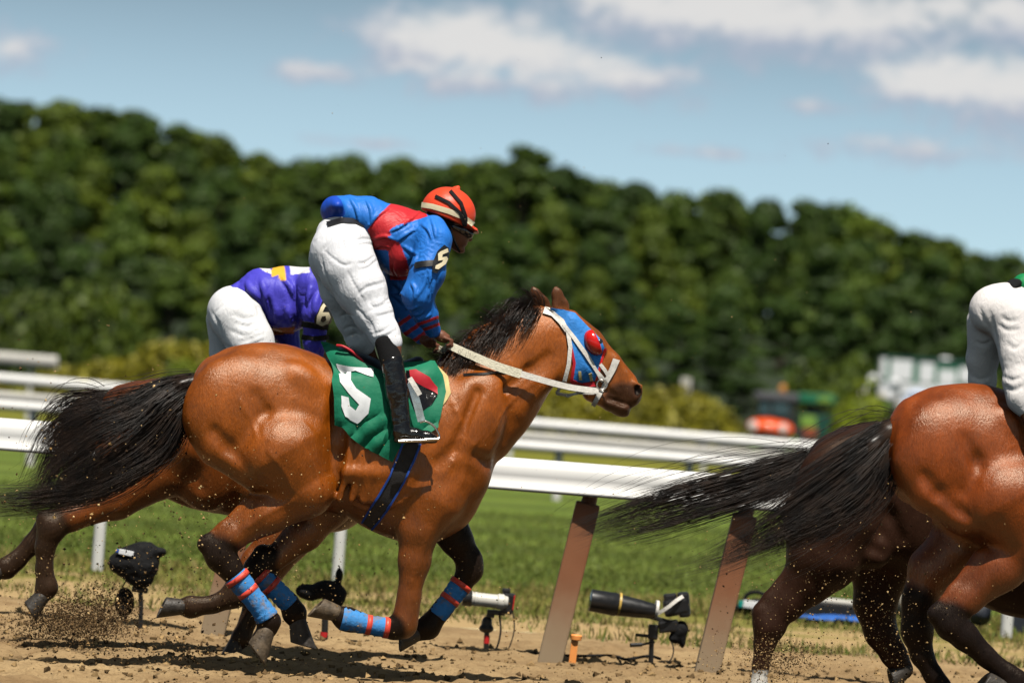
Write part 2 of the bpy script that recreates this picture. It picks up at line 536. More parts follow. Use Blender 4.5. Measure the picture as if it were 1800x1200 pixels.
def grass_mat(name, ca, cb, cc, sc, bare=0.0, stripes=False):
    m, N, b = mat_new(name)
    co = N.n('ShaderNodeTexCoord').outputs['Object']
    n1 = N.noise(co, sc, 4, 0.6); n2 = N.noise(co, sc * 9, 4, 0.65)
    c = N.mix(N.mapr(n1, 0.3, 0.7), (*ca, 1), (*cb, 1))
    c = N.mix(N.mapr(n2, 0.45, 0.75, 0, 0.7), c, (*cc, 1))
    if stripes:
        sp = N.n('ShaderNodeSeparateXYZ'); N.set(sp.inputs[0], co)
        wv = N.math('SINE', N.math('ADD', N.math('MULTIPLY', sp.outputs[1], 1.15), N.math('MULTIPLY', n1, 2.2)))
        f = N.mapr(wv, -0.5, 0.5, 0.74, 1.18, True)
        c = N.mix(1.0, c, N.comb(f, f, f), 'MULTIPLY')
    if bare > 0:
        sp = N.n('ShaderNodeSeparateXYZ'); N.set(sp.inputs[0], co)
        t = N.mapr(sp.outputs[1], D_DIRT, D_LAWN, 1.0, -0.35)
        n4 = N.noise(co, 0.9, 4, 0.6)
        t = N.math('ADD', t, N.math('MULTIPLY', N.math('SUBTRACT', n4, 0.5), 2.4))
        c = N.mix(N.mapr(t, 0.25, 0.75, 0, bare, True), c, (0.40, 0.275, 0.13, 1))
    N.set(b.inputs['Base Color'], c)
    b.inputs['Roughness'].default_value = 0.8; b.inputs['Specular IOR Level'].default_value = 0.2
    bp = N.n('ShaderNodeBump'); bp.inputs['Strength'].default_value = 0.8; bp.inputs['Distance'].default_value = 0.05
    N.set(bp.inputs['Height'], n2); N.set(b.inputs['Normal'], bp.outputs[0])
    return m


M_verge = grass_mat('dry_verge', (0.135, 0.145, 0.022), (0.24, 0.20, 0.05), (0.08, 0.10, 0.015), 0.8, bare=1.0)
M_lawn = grass_mat('mown_lawn', (0.092, 0.138, 0.018), (0.145, 0.185, 0.030), (0.078, 0.118, 0.015), 0.5, stripes=True)
M_far = grass_mat('far_turf', (0.15, 0.155, 0.016), (0.20, 0.185, 0.022), (0.09, 0.11, 0.012), 0.15)
grid_sheet('verge', -60, 60, D_DIRT, D_LAWN, 200, 40, lambda P: 0.03 * fbm(P * 0.9, 3, 4) * np.clip(np.minimum(P[:, 1] - D_DIRT, D_LAWN - P[:, 1]), 0, 1), M_verge)
grid_sheet('lawn', -90, 90, D_LAWN, D_FAR, 60, 60, lambda P: 0 * P[:, 0], M_lawn)
grid_sheet('far_turf', -400, 400, D_FAR, 225.0, 40, 30, lambda P: 0 * P[:, 0], M_far)

# skyline of the wooded hill, photo pixels
SKY = np.array([(-700, 160), (-300, 165), (0, 180), (60, 186), (120, 192), (200, 202), (260, 212), (330, 240), (400, 262), (440, 281), (480, 291),
                (560, 281), (620, 276), (700, 287), (780, 298), (820, 292), (860, 273), (900, 263), (950, 276), (990, 311), (1040, 321),
                (1100, 327), (1150, 341), (1200, 346), (1250, 336), (1300, 346), (1370, 361), (1420, 356), (1490, 367), (1530, 401),
                (1580, 411), (1640, 421), (1680, 442), (1720, 455), (1760, 447), (1800, 462), (2100, 470), (2500, 480)], float)
D_BACK = 350.0
sk_w = pw(SKY[:, 0], SKY[:, 1], D_BACK)


def crest_z(x):            # hill height under the back row of trees
    return np.maximum(0.6, np.interp(x, sk_w[:, 0], sk_w[:, 2]) - 8.5)


def hill_z(P):
    x, y = P[:, 0], P[:, 1]
    t = np.clip((y - 225) / (D_BACK - 225), 0, 1.0)
    t = t * t * (3 - 2 * t)
    s = D_BACK / np.maximum(y, 225)
    fade = np.clip((900 - y) / 500, 0, 1)
    return crest_z(x * s) * t * fade


M_hill = simple('woodland_floor', (0.014, 0.026, 0.006), 0.9, var=0.4, vscale=0.3)
grid_sheet('hill', -400, 400, 225.0, 3000.0, 120, 140, hill_z, M_hill)

# ------------------------------------------------------------------ grass blades (stuff)


def blades(name, n, y0, y1, x0, x1, h0, h1, w, cols, seed, dens=None):
    r = np.random.default_rng(seed)
    y = 1 / (1 / y0 + r.random(n) * (1 / y1 - 1 / y0))
    x = (x0 + (x1 - x0) * r.random(n)) * y / 30
    P = np.column_stack([x, y])
    if dens is not None:
        k = r.random(n) < dens(P); P = P[k]
    n = len(P)
    h = h0 + (h1 - h0) * r.random(n) ** 1.6
    a = r.random(n) * 6.283
    wv = np.column_stack([np.cos(a), np.sin(a), 0 * a]) * (w * (0.6 + 0.8 * r.random(n)))[:, None]
    lean = np.column_stack([r.normal(0, .35, n), r.normal(0, .35, n), np.ones(n)]) * h[:, None]
    B = np.column_stack([P, np.zeros(n)])
    V = np.stack([B - wv, B + wv, B + lean * 0.55 + wv * .8, B + lean + r.normal(0, .1, (n, 3)) * h[:, None]], 1).reshape(-1, 3)
    Fq = np.arange(n * 4).reshape(-1, 4)
    c = np.array(cols)[r.integers(0, len(cols), n)] * (0.75 + 0.5 * r.random(n))[:, None]
    o = mesh_np(name, V, Fq, M_blade, cols=np.repeat(c, 4, 0), smooth=False)
    return tag(o, kind='stuff')


M_blade, N, b = mat_new('grass_blade')
vc = N.n('ShaderNodeVertexColor'); vc.layer_name = 'Col'
N.set(b.inputs['Base Color'], vc.outputs[0]); b.inputs['Roughness'].default_value = 0.6
b.inputs['Specular IOR Level'].default_value = 0.25
b.inputs['Subsurface Weight'].default_value = 0.0
tag(blades('verge_grass', 42000, 30.6, 38.2, -4.2, 4.2, .015, .085, .006,
           [(.16, .17, .03), (.22, .19, .05), (.10, .13, .02), (.26, .20, .07)], 5,
           dens=lambda P: np.clip((P[:, 1] - 30.4) / 5.0 + fbm(P * 0.9, 3, 21) * 1.5 - 0.15, 0, 1)),
    'thin yellow-green grass and weeds growing along the edge of the dirt', 'weeds')
tag(blades('lawn_grass', 60000, 38.0, 60.0, -4.2, 4.2, .02, .05, .008,
           [(.11, .145, .022), (.145, .172, .032), (.09, .12, .018)], 6),
    'short mown green turf behind the white rail', 'grass')

# ------------------------------------------------------------------ trees of the wooded hill
M_leaf, N, b = mat_new('tree_leaves')
vc = N.n('ShaderNodeVertexColor'); vc.layer_name = 'Col'
oi = N.n('ShaderNodeObjectInfo')
vf = N.mapr(oi.outputs['Random'], 0, 1, 0.80, 1.22)
N.set(b.inputs['Base Color'], N.mix(1.0, vc.outputs[0], N.comb(vf, vf, N.math('MULTIPLY', vf, 0.9)), 'MULTIPLY'))
b.inputs['Roughness'].default_value = 0.55; b.inputs['Specular IOR Level'].default_value = 0.25
M_bark = simple('bark', (0.085, 0.06, 0.042), 0.9, var=0.4, vscale=3, bump=0.8, bscale=8)


def tree_mesh(seed, W_, H_, trunk_h, tones, nleaf=9000, leaf=0.21):
    r = np.random.default_rng(seed)
    nl = 44
    lob = []
    for i in range(nl):
        u = r.random() ** 0.8
        zc = trunk_h + (H_ - trunk_h) * (0.10 + 0.80 * u)
        wr = math.sin(math.pi * min(1, 0.18 + 0.80 * u) ** 0.9)
        a = r.random() * 6.283
        rr = W_ / 2 * wr * (0.25 + 0.55 * r.random())
        lob.append((rr * math.cos(a), rr * math.sin(a), zc, (0.55 + 0.85 * r.random() ** 1.5) * W_ / 7.5))
    lob.append((0, 0, H_ - 0.9 * W_ / 6, 0.85 * W_ / 6))
    lob = np.array(lob)
    k = r.choice(len(lob), nleaf, p=lob[:, 3] ** 2 / np.sum(lob[:, 3] ** 2))
    dirv = r.normal(size=(nleaf, 3)); dirv /= np.linalg.norm(dirv, axis=1)[:, None]
    dirv[:, 2] = np.where(dirv[:, 2] < -0.3, -dirv[:, 2] * 0.6, dirv[:, 2])
    rad_ = lob[k, 3] * (0.45 + 0.72 * r.random(nleaf) ** 0.55)
    C = lob[k, :3] + dirv * rad_[:, None] * np.array([1.0, 1.0, 0.82])
    nrm = dirv + r.normal(0, 0.55, (nleaf, 3)); nrm /= np.linalg.norm(nrm, axis=1)[:, None]
    A = np.cross(nrm, r.normal(size=(nleaf, 3))); A /= np.linalg.norm(A, axis=1)[:, None]
    B = np.cross(nrm, A)
    s = leaf * (0.5 + 0.8 * r.random(nleaf))[:, None]
    V = np.stack([C - A * s, C - B * s * .6, C + A * s, C + B * s * .6], 1).reshape(-1, 3)
    tone = np.array(tones)
    lt = r.random(len(lob))
    c = tone[0] + (tone[1] - tone[0]) * np.clip(lt[k] * 0.6 + 0.4 * r.random(nleaf), 0, 1)[:, None]
    return V, np.arange(nleaf * 4).reshape(-1, 4), np.repeat(c, 4, 0), lob


def build_tree(name, seed, W_, H_, trunk_h, tones):
    root = empty(name)
    V, Fq, c, lob = tree_mesh(seed, W_, H_, trunk_h, tones)
    mesh_np('crown', V, Fq, M_leaf, root, smooth=False, cols=c)
    ch = [(smooth_path([(0, 0, -1.0), (.12, .05, trunk_h * .6), (-.1, 0, trunk_h), (.1, .1, H_ * .75)], 12), np.linspace(.30, .06, 12))]
    for q in lob[:9]:
        z0 = trunk_h * (0.8 + 0.3 * (q[2] - trunk_h) / H_)
        ch.append((smooth_path([(0, 0, z0), (q[0] * .5, q[1] * .5, (z0 + q[2]) / 2 + .3), tuple(q[:3])], 7), np.linspace(.13, .03, 7)))
    tubes_obj('trunk', ch, M_bark, root, 6)
    return root


def copy_tree(o, parent=None):
    c = o.copy(); COL.objects.link(c)
    if parent is not None: c.parent = parent
    for ch in list(o.children):
        copy_tree(ch, c)
    return c


T_DK = [(0.014, 0.034, 0.006), (0.050, 0.088, 0.012)]
T_MD = [(0.022, 0.046, 0.006), (0.082, 0.128, 0.013)]
T_LT = [(0.036, 0.062, 0.006), (0.130, 0.175, 0.014)]
protos = []
for kind, tones, sd in (('dark', T_DK, 3), ('dark', T_DK, 4), ('mid', T_MD, 5), ('mid', T_MD, 6), ('light', T_LT, 7), ('light', T_LT, 8)):
    protos.append([kind, build_tree('broadleaf_tree', sd, 5.2 + 0.9 * (sd % 3), 13.0, 3.2, tones), False])
TL = {'front': {'dark': 'dark green broadleaf tree at the foot of the wooded hill', 'mid': 'mid green broadleaf tree at the foot of the wooded hill',
                'light': 'yellowish green broadleaf tree at the foot of the wooded hill'},
      'mid': {'dark': 'dark green broadleaf tree halfway up the wooded hill', 'mid': 'mid green broadleaf tree halfway up the wooded hill',
              'light': 'yellowish green broadleaf tree halfway up the wooded hill'},
      'top': {'dark': 'dark green tree on the crest of the wood against the sky', 'mid': 'mid green tree on the crest of the wood against the sky',
              'light': 'yellowish green tree on the crest of the wood against the sky'}}
GR = {'front': 'trees along the foot of the wood', 'mid': 'trees on the slope of the wood', 'top': 'trees along the skyline of the wood'}


def put_tree(x, y, z, H, wide, tier, pick):
    p = protos[pick]
    o = p[1] if not p[2] else copy_tree(p[1])
    p[2] = True
    o.location = (x, y, z)
    s = H / 13.0
    o.scale = (s * wide, s * wide, s)
    o.rotation_euler = (0, 0, random.random() * 6.28)
    tag(o, TL[tier][p[0]], 'tree', GR[tier] + ', ' + p[0] + ' kind')


def place_row(d, tier, frac, step, Hm, jit):
    x = -d * 0.148
    while x < d * 0.148:
        xx = x + random.uniform(-jit, jit); dd = d + random.uniform(-5, 5)
        px = 900 + F * xx / dd
        ysky = np.interp(px, SKY[:, 0], SKY[:, 1])
        H = Hm * random.uniform(0.88, 1.12)
        if tier == 'top':                     # the crown tops draw the skyline
            zt = pw(px, ysky + random.uniform(-3, 7), dd)[2]
            z = zt - H + 0.5
        else:
            yh = 675 + 0.066 * (px - 900)
            yt = ysky + (yh - ysky) * frac + random.uniform(-16, 16)
            zt = pw(px, yt, dd)[2]
            z = max(zt - H, -0.6)
            H = zt - z
            H = min(max(H, 3.5), 16)
        put_tree(xx, dd, z, H, random.uniform(0.85, 1.15) * (1.3 if tier == 'top' else 1.0 if H > 9 else 1.3), tier, random.choice([0, 1, 2, 3, 3, 4, 5, 2] if tier == 'top' else [0, 1, 0, 1, 2, 3, 4, 3] if tier == 'mid' else [0, 1, 0, 1, 0, 2, 3, 5]))  # lower tiers draw more dark trees: canopy shade put into leaf colour
        x += step * random.uniform(0.8, 1.2)


place_row(352, 'top', 0.0, 2.5, 13.0, .6)
place_row(346, 'top', 0.02, 3.0, 12.5, .8)
place_row(335, 'mid', 0.09, 3.2, 12.0, .8)
place_row(320, 'mid', 0.19, 3.4, 12.5, .9)
place_row(302, 'mid', 0.32, 3.5, 12.0, .9)
place_row(284, 'mid', 0.45, 3.5, 11.0, .9)
place_row(262, 'front', 0.58, 3.5, 9.0, 1.0)
place_row(244, 'front', 0.74, 4.0, 6.5, 1.2)

# low shrubs in front of the wood
M_shrub = M_leaf


def shrub_mesh(seed, tones, nleaf=1600):
    r = np.random.default_rng(seed)
    d = r.normal(size=(nleaf, 3)); d /= np.linalg.norm(d, axis=1)[:, None]; d[:, 2] = np.abs(d[:, 2])
    bump = 1 + 0.16 * vnoise(d * 2.3 + seed, seed)
    C = d * (0.80 + 0.22 * r.random(nleaf))[:, None] * bump[:, None]
    nrm = d + r.normal(0, .6, (nleaf, 3)); nrm /= np.linalg.norm(nrm, axis=1)[:, None]
    A = np.cross(nrm, r.normal(size=(nleaf, 3))); A /= np.linalg.norm(A, axis=1)[:, None]; B = np.cross(nrm, A)
    s = 0.075 * (0.6 + 0.8 * r.random(nleaf))[:, None]
    V = np.stack([C - A * s, C - B * s * .6, C + A * s, C + B * s * .6], 1).reshape(-1, 3)
    t = np.array(tones)
    c = t[0] + (t[1] - t[0]) * r.random(nleaf)[:, None]
    return V, np.arange(nleaf * 4).reshape(-1, 4), np.repeat(c, 4, 0)


def shrub(px, pbase, d, w, h, seed, tones, label, group):
    """w, h in metres; top of the shrub is h above its base"""
    g = pw(px, pbase, d)
    root = empty('shrub', (g[0], d, 0), label, 'shrub', group)
    V, Fq, c = shrub_mesh(seed, tones)
    o = mesh_np('foliage', V * np.array([w / 2, w / 2, h]), Fq, M_shrub, None, smooth=False, cols=c)
    o.parent = root
    st = tubes_obj('stem', [(np.array([(0, 0, -.1), (.03, .02, h * .5)]), [.06, .03])], M_bark, None, 6)
    st.parent = root
    return root


S_YEL = [(0.10, 0.10, 0.006), (0.26, 0.225, 0.014)]
S_GRN = [(0.05, 0.08, 0.005), (0.15, 0.19, 0.011)]
for i, (px, top, d, w) in enumerate([(-60, 655, 160, 3.0), (120, 640, 158, 2.6), (185, 628, 150, 2.8), (235, 618, 152, 2.6), (290, 606, 148, 2.8),
                                     (345, 598, 150, 2.4), (410, 620, 150, 2.6), (470, 630, 150, 2.6), (530, 636, 150, 2.6), (600, 650, 150, 2.6),
                                     (690, 650, 150, 2.6), (780, 655, 150, 2.6), (870, 660, 148, 2.8), (940, 672, 146, 2.6), (990, 668, 150, 3.0),
                                     (1050, 672, 148, 2.8), (1110, 684, 147, 2.6), (1165, 676, 150, 2.8), (1215, 692, 146, 2.6), (1256, 704, 148, 2.0)]):
    zt = pw(px, top, d)[2]
    shrub(px, 700, d, w * 1.15, max(0.7, zt), 40 + i % 4, S_YEL, 'low yellow-green shrub in the long row before the wood', 'yellow-green shrubs in a row')
shrub(325, 640, 135, 1.8, max(.6, pw(325, 628, 135)[2]), 50, S_GRN, 'bright green rounded bush before the yellow shrub row at left', None)
shrub(1512, 740, 118, 1.66, max(.6, pw(1512, 680, 118)[2]), 51, [(0.10, 0.145, 0.008), (0.26, 0.31, 0.018)], 'clipped round green bush beside the green utility cart', None)
shrub(1690, 740, 160, 3.0, 2.2, 52, S_GRN, 'green bush behind the white and green trailer row', None)
for i, (px, top, d, w) in enumerate([(1455, 640, 205, 5.0), (1500, 620, 215, 4.0), (40, 515, 215, 4.5), (150, 480, 222, 5.5)]):
    shrub(px, 700, d, w, pw(px, top, d)[2], 60 + i, [(0.026, 0.048, 0.005), (0.085, 0.12, 0.010)],
          ('rounded leafy bush rising behind the green utility cart', 'taller leafy bush beside the white trailer end',
           'leafy bush above the end of the grey barrier', 'large leafy bush standing forward of the wood at left')[i], None)

# ================================================================== RAILS


def extrude_profile(path, prof, scale=1.0):
    """closed profile [(toward camera, up)] swept along a mostly-x path"""
    path = np.asarray(path); prof = np.asarray(prof) * scale
    n, k = len(path), len(prof)
    V = np.zeros((n, k, 3))
    V[:, :, 0] = path[:, None, 0]; V[:, :, 1] = path[:, None, 1] - prof[None, :, 0]; V[:, :, 2] = path[:, None, 2] + prof[None, :, 1]
    i = np.arange(n - 1)[:, None]; j = np.arange(k)[None, :]
    a = i * k + j; b_ = i * k + (j + 1) % k
    return V.reshape(-1, 3), np.stack([a, a + k, b_ + k, b_], -1).reshape(-1, 4)


def rail_path(pts, d0, d1, n=40):
    """pts: [(px, py)] of the rail's top edge; depth runs from d0 to d1"""
    pts = np.array(pts, float)
    px = np.linspace(pts[0, 0], pts[-1, 0], n)
    py = np.interp(px, pts[:, 0], pts[:, 1])
    d = np.interp(px, [pts[0, 0], pts[-1, 0]], [d0, d1])
    return pw(px, py, d)


PROF_MAIN = [(-.10, -.03), (-.06, -.004), (-.01, 0), (.04, -.010), (.075, -.030), (.090, -.055), (.088, -.10), (.082, -.140), (.105, -.155),
             (.125, -.168), (.128, -.182), (.112, -.192), (.06, -.194), (.02, -.186), (-.03, -.13), (-.09, -.07)]
root = empty('track_rail', pw(970, 1154, 28.4), 'thick white running rail on slanting brown posts beside the dirt', 'rail')
path = rail_path([(-500, 696), (0, 734), (880, 802), (1240, 830), (2300, 912)], 29.0, 27.0, 60)
V, Fq = extrude_profile(path, PROF_MAIN)
mesh_np('rail_beam', V, Fq, M_railw, root)
m, N, b = mat_new('brown_post_paint')
co = N.n('ShaderNodeTexCoord').outputs['Object']
sp = N.n('ShaderNodeSeparateXYZ'); N.set(sp.inputs[0], co)
mud = N.mapr(N.math('ADD', sp.outputs[2], N.math('MULTIPLY', N.noise(co, 6, 4), 0.25)), 0.15, 0.72, 1, 0, True)
c = N.mix(N.noise(co, 5, 5), (0.20, 0.068, 0.026, 1), (0.31, 0.130, 0.060, 1))
N.set(b.inputs['Base Color'], N.mix(mud, c, (0.36, 0.26, 0.16, 1)))
b.inputs['Roughness'].default_value = 0.6
M_post = m
for (bx, by, tx, ty, d) in [(372, 1121, 440, 838, 28.36), (968, 1156, 1034, 884, 27.94), (1245, 1170, 1310, 905, 27.74)]:
    B_ = pw(bx, by, d); T_ = pw(tx, ty, d - 0.02)
    bm = bmesh.new()
    ax = Vector(T_ - B_); L = ax.length
    q = ax.to_track_quat('Z', 'Y').to_matrix()
    # slab whose broad side faces the track
    zz = ax.normalized(); xx = Vector((1, 0, 0)); yy_ = zz.cross(xx).normalized(); xx = yy_.cross(zz).normalized()
    R3 = Matrix((xx, yy_, zz)).transposed()
    add_box(bm, B_ + (T_ - B_) * 0.47, (.142, .11, L * 1.06), R3, 0.012)
    o = bm_obj('post', bm, M_post, root)
    bm = bmesh.new()
    t0 = Vector(T_)
    rail_t = pw(tx + 6, np.interp(tx, [0, 1240], [781, 893]) - 14, d - 0.04)
    add_cyl(bm, t0 - zz * .05, Vector(rail_t) + Vector((0, .03, -.02)), .050, .042, 12)
    add_box(bm, Vector(rail_t) + Vector((0, .02, -.004)), (.165, .20, .016))
    br = bm_obj('bracket', bm, M_post, None)
    for v in br.data.vertices: v.co -= Vector(parent_origin(root))
    br.parent = o
    # slab vertices were moved to the root frame; bracket shares that frame

# white posts at the lawn edge
wp = None
for (px, py, lab) in [(170, 1005, 'thin white post on the lawn edge above the black covered camera'),
                      (592, 1022, 'thin white post on the lawn edge behind the belly of horse 5'),
                      (1768, 1121, 'thin white post on the lawn edge near the dark navy case')]:
    g = ground_pt(px, py)
    o = empty('white_post', (g[0], g[1], 0), lab, 'post', 'thin white posts along the lawn edge')
    bm = bmesh.new()
    add_cyl(bm, (g[0], g[1], -.05), (g[0] + .01, g[1], 1.0), .044, .044, 18)
    bm_obj('pole', bm, M_postw, o, True)
    bm = bmesh.new(); add_lathe(bm, (g[0] + .01, g[1], 1.0), (0, 0, 1), [(0, .047), (.02, .047), (.035, .03), (.04, .01)], 18)
    bm_obj('cap', bm, M_postw, o, True)


def simple_rail(name, label, pts, d, prof, mats, posts, post_r, parts=('top_rail',), zbase=None):
    P0 = pw(pts[0][0], pts[0][1], d)
    root = empty(name, (P0[0], d, 0), label, 'rail')
    path = rail_path(pts, d, d, 30)
    for nm, pf, mt in zip(parts, prof, mats):
        V, Fq = extrude_profile(path, pf)
        mesh_np(nm, V, Fq, mt, root)
    for px in posts:
        py = np.interp(px, [p[0] for p in pts], [p[1] for p in pts])
        t = pw(px, py, d)
        bm = bmesh.new(); add_cyl(bm, (t[0], d + .10, -.05), (t[0], d + .10, t[2] - .05), post_r, post_r, 14)
        bm_obj('post', bm, M_postw, root, True)
    return root


def oval(w, h, cz, n=14):
    return [(w * math.cos(2 * math.pi * i / n), cz + h * math.sin(2 * math.pi * i / n)) for i in range(n)]


# turf rail: a grey upper band and a white lower rail
simple_rail('turf_rail', 'double turf rail with grey upper band and white lower band, nearest beyond the thick rail', [(-500, 650), (0, 687), (900, 757), (1300, 789), (2300, 868)], 68.0,
            [[(.03, -.135), (.05, -.01), (.02, 0), (-.03, 0), (-.05, -.135)], oval(.11, .075, -.195)], [M_railg, M_railw],
            [-250, 60, 330, 560, 780, 985, 1215, 1450, 1700, 2000], .06, ('upper_band', 'lower_rail'))
simple_rail('inner_rail', 'slim white inner rail, farthest of the long rails below the shrub row', [(-500, 617), (0, 655), (940, 735), (1240, 760), (2300, 850)], 88.0,
            [oval(.085, .095, -.10)], [M_railw], [-200, 200, 560, 900, 1240, 1600, 2000], .05)
simple_rail('barrier', 'short dull grey rail end at the left below the dark trees', [(-600, 583), (0, 618), (102, 626)], 112.0,
            [[(.1, -.30), (.1, -.02), (.06, 0), (-.06, 0), (-.1, -.30)]], [M_railg], [-250, 55], .05, ('beam',))

# ================================================================== SCULPTING: blended solids on a grid -> one surface


class Frame:
    """a vertical plane in the world (the animal's midplane): u along it, v toward the camera side, z up"""
    def __init__(s, px, py, depth, yaw):
        s.O = pw(px, py, depth).copy(); s.O[2] = 0
        a = rad(yaw)
        s.u = np.array([math.cos(a), math.sin(a), 0]); s.v = np.array([math.sin(a), -math.cos(a), 0]); s.z = np.array([0, 0, 1.0])
        s.M = np.stack([s.u, s.v, s.z])           # world -> local rows
        s.s = depth / F                            # metres per photo pixel
    def loc(s, px, py, v=0.0):
        r = pray(px, py); E = np.array([0, 0, HC]) - s.O
        t = (v - E @ s.v) / (r @ s.v)
        return (E + r * t[..., None] if np.ndim(t) else E + r * t) @ s.M.T
    def to_local(s, P): return (np.asarray(P) - s.O) @ s.M.T
    def to_world(s, L): return s.O + np.asarray(L) @ s.M
    def w(s, px, py, v=0.0): return s.to_world(s.loc(px, py, v))


class Field:
    def __init__(s, fr, lo, hi, h):
        s.fr, s.h = fr, h
        s.lo = np.asarray(lo, float)
        s.n = np.ceil((np.asarray(hi) - s.lo) / h).astype(int) + 1
        s.ax = [s.lo[i] + h * np.arange(s.n[i]) for i in range(3)]
        s.f = np.full(s.n, 0.6, np.float32)

    def _apply(s, blo, bhi, fn, k, op):
        i0 = np.maximum(0, np.floor((np.asarray(blo) - s.lo) / s.h).astype(int) - 1)
        i1 = np.minimum(s.n, np.ceil((np.asarray(bhi) - s.lo) / s.h).astype(int) + 2)
        if np.any(i1 <= i0): return
        sl = tuple(slice(a, b) for a, b in zip(i0, i1))
        U = s.ax[0][sl[0]][:, None, None]; V = s.ax[1][sl[1]][None, :, None]; Z = s.ax[2][sl[2]][None, None, :]
        d = fn(U, V, Z).astype(np.float32)
        a = s.f[sl]
        if op == 'sub':
            d = -d
            h = np.maximum(k - np.abs(a - d), 0) / k
            s.f[sl] = np.maximum(a, d) + h * h * k * 0.25
        else:
            h = np.maximum(k - np.abs(a - d), 0) / k
            s.f[sl] = np.minimum(a, d) - h * h * k * 0.25

    def cone(s, a, b, ra, rb, lat=1.0, k=0.02, op='add'):
        """round cone; lat scales its thickness across (v)"""
        a = np.asarray(a, float); b = np.asarray(b, float)
        R = max(ra, rb) * max(1, lat) + k + 0.012
        lo = np.minimum(a, b) - R; hi = np.maximum(a, b) + R
        A = a * [1, 1 / lat, 1]; B = b * [1, 1 / lat, 1]
        ba = B - A; L2 = float(ba @ ba) + 1e-9
        sc = min(1.0, 0.35 + 0.65 * lat) if lat < 1 else 1.0

        def fn(U, V, Z):
            pu, pv, pz = U - A[0], V / lat - A[1], Z - A[2]
            t = np.clip((pu * ba[0] + pv * ba[1] + pz * ba[2]) / L2, 0, 1)
            r = ra + (rb - ra) * t
            return (np.sqrt((pu - t * ba[0]) ** 2 + (pv - t * ba[1]) ** 2 + (pz - t * ba[2]) ** 2) - r) * sc
        s._apply(lo, hi, fn, k, op)

    def chain(s, pts, lat=1.0, k=0.02, op='add'):
        """pts: (px, py, v, r_px)"""
        q = [(s.fr.loc(p[0], p[1], p[2]), p[3] * s.fr.s) for p in pts]
        for (a, ra), (b, rb) in zip(q, q[1:]): s.cone(a, b, ra, rb, lat, k, op)

    def ell(s, px, py, v, ru, rz, rv, rot=0.0, k=0.03, op='add'):
        """ellipsoid, ru rz in px (rot degrees clockwise in the picture), rv in metres"""
        c = s.fr.loc(px, py, v); m = s.fr.s
        ru, rz = ru * m, rz * m
        ca, sa = math.cos(rad(-rot)), math.sin(rad(-rot))
        R = max(ru, rz)
        lo = c - [R + k, rv + k, R + k]; hi = c + [R + k, rv + k, R + k]

        def fn(U, V, Z):
            x, y, z = U - c[0], V - c[1], Z - c[2]
            a = (x * ca + z * sa) / ru; b_ = (-x * sa + z * ca) / rz; w = y / rv
            k0 = np.sqrt(a * a + b_ * b_ + w * w)
            k1 = np.sqrt((a / ru) ** 2 + (b_ / rz) ** 2 + (w / rv) ** 2) + 1e-6
            return k0 * (k0 - 1) / k1
        s._apply(lo, hi, fn, k, op)

    def loft(s, st, k=0.03, power=2.2, v0=0.0):
        """trunk: stations (px, top py, bottom py, half width m)"""
        st = np.asarray(st, float)
        T = np.array([s.fr.loc(a[0], a[1], 0) for a in st]); B = np.array([s.fr.loc(a[0], a[2], 0) for a in st])
        um = (T[:, 0] + B[:, 0]) / 2
        ug = s.ax[0]

        def spl(x, y):
            m = np.gradient(y, x)
            i = np.clip(np.searchsorted(x, ug) - 1, 0, len(x) - 2)
            h = x[i + 1] - x[i]; t = np.clip((ug - x[i]) / h, 0, 1)
            return (2 * t ** 3 - 3 * t ** 2 + 1) * y[i] + (t ** 3 - 2 * t ** 2 + t) * h * m[i] + (-2 * t ** 3 + 3 * t ** 2) * y[i + 1] + (t ** 3 - t ** 2) * h * m[i + 1]
        zt, zb, hw = spl(T[:, 0], T[:, 2]), spl(B[:, 0], B[:, 2]), spl(um, st[:, 3])
        lo = np.array([um.min() - .02, -hw.max() - .05 + v0, zb.min() - .05]); hi = np.array([um.max() + .02, hw.max() + .05 + v0, zt.max() + .05])
        i0 = np.maximum(0, np.floor((lo - s.lo) / s.h).astype(int)); i1 = np.minimum(s.n, np.ceil((hi - s.lo) / s.h).astype(int) + 2)
        zc = ((zt + zb) / 2)[:, None, None]; hh = (np.maximum(zt - zb, .02) / 2)[:, None, None]; ww = np.maximum(hw, .01)[:, None, None]
        u0, u1 = um.min(), um.max()

        def fn(U, V, Z):
            sl = slice(i0[0], i0[0] + U.shape[0])
            # allow for the slice chosen by _apply
            idx = np.round((U[:, 0, 0] - s.lo[0]) / s.h).astype(int)
            a = np.abs((Z - zc[idx]) / hh[idx]); b_ = np.abs((V - v0) / ww[idx])
            q = (a ** power + b_ ** power) ** (1 / power)
            d = (q - 1) * np.minimum(hh[idx], ww[idx])
            e = np.maximum(np.maximum(u0 - U, U - u1), 0)
            return np.where(e > 0, np.maximum(d, 0) + e, d)
        s._apply(lo, hi, fn, k, 'add')

    def copy(s):
        o = object.__new__(Field); o.__dict__.update(s.__dict__); o.f = s.f.copy(); return o

    def smooth(s, it=1):
        for _ in range(it):
            for ax in range(3):
                g = s.f.copy()
                sl = [slice(None)] * 3
                a, b_, c_ = sl.copy(), sl.copy(), sl.copy()
                a[ax] = slice(0, -2); b_[ax] = slice(1, -1); c_[ax] = slice(2, None)
                g[tuple(b_)] = 0.25 * s.f[tuple(a)] + 0.5 * s.f[tuple(b_)] + 0.25 * s.f[tuple(c_)]
                s.f = g

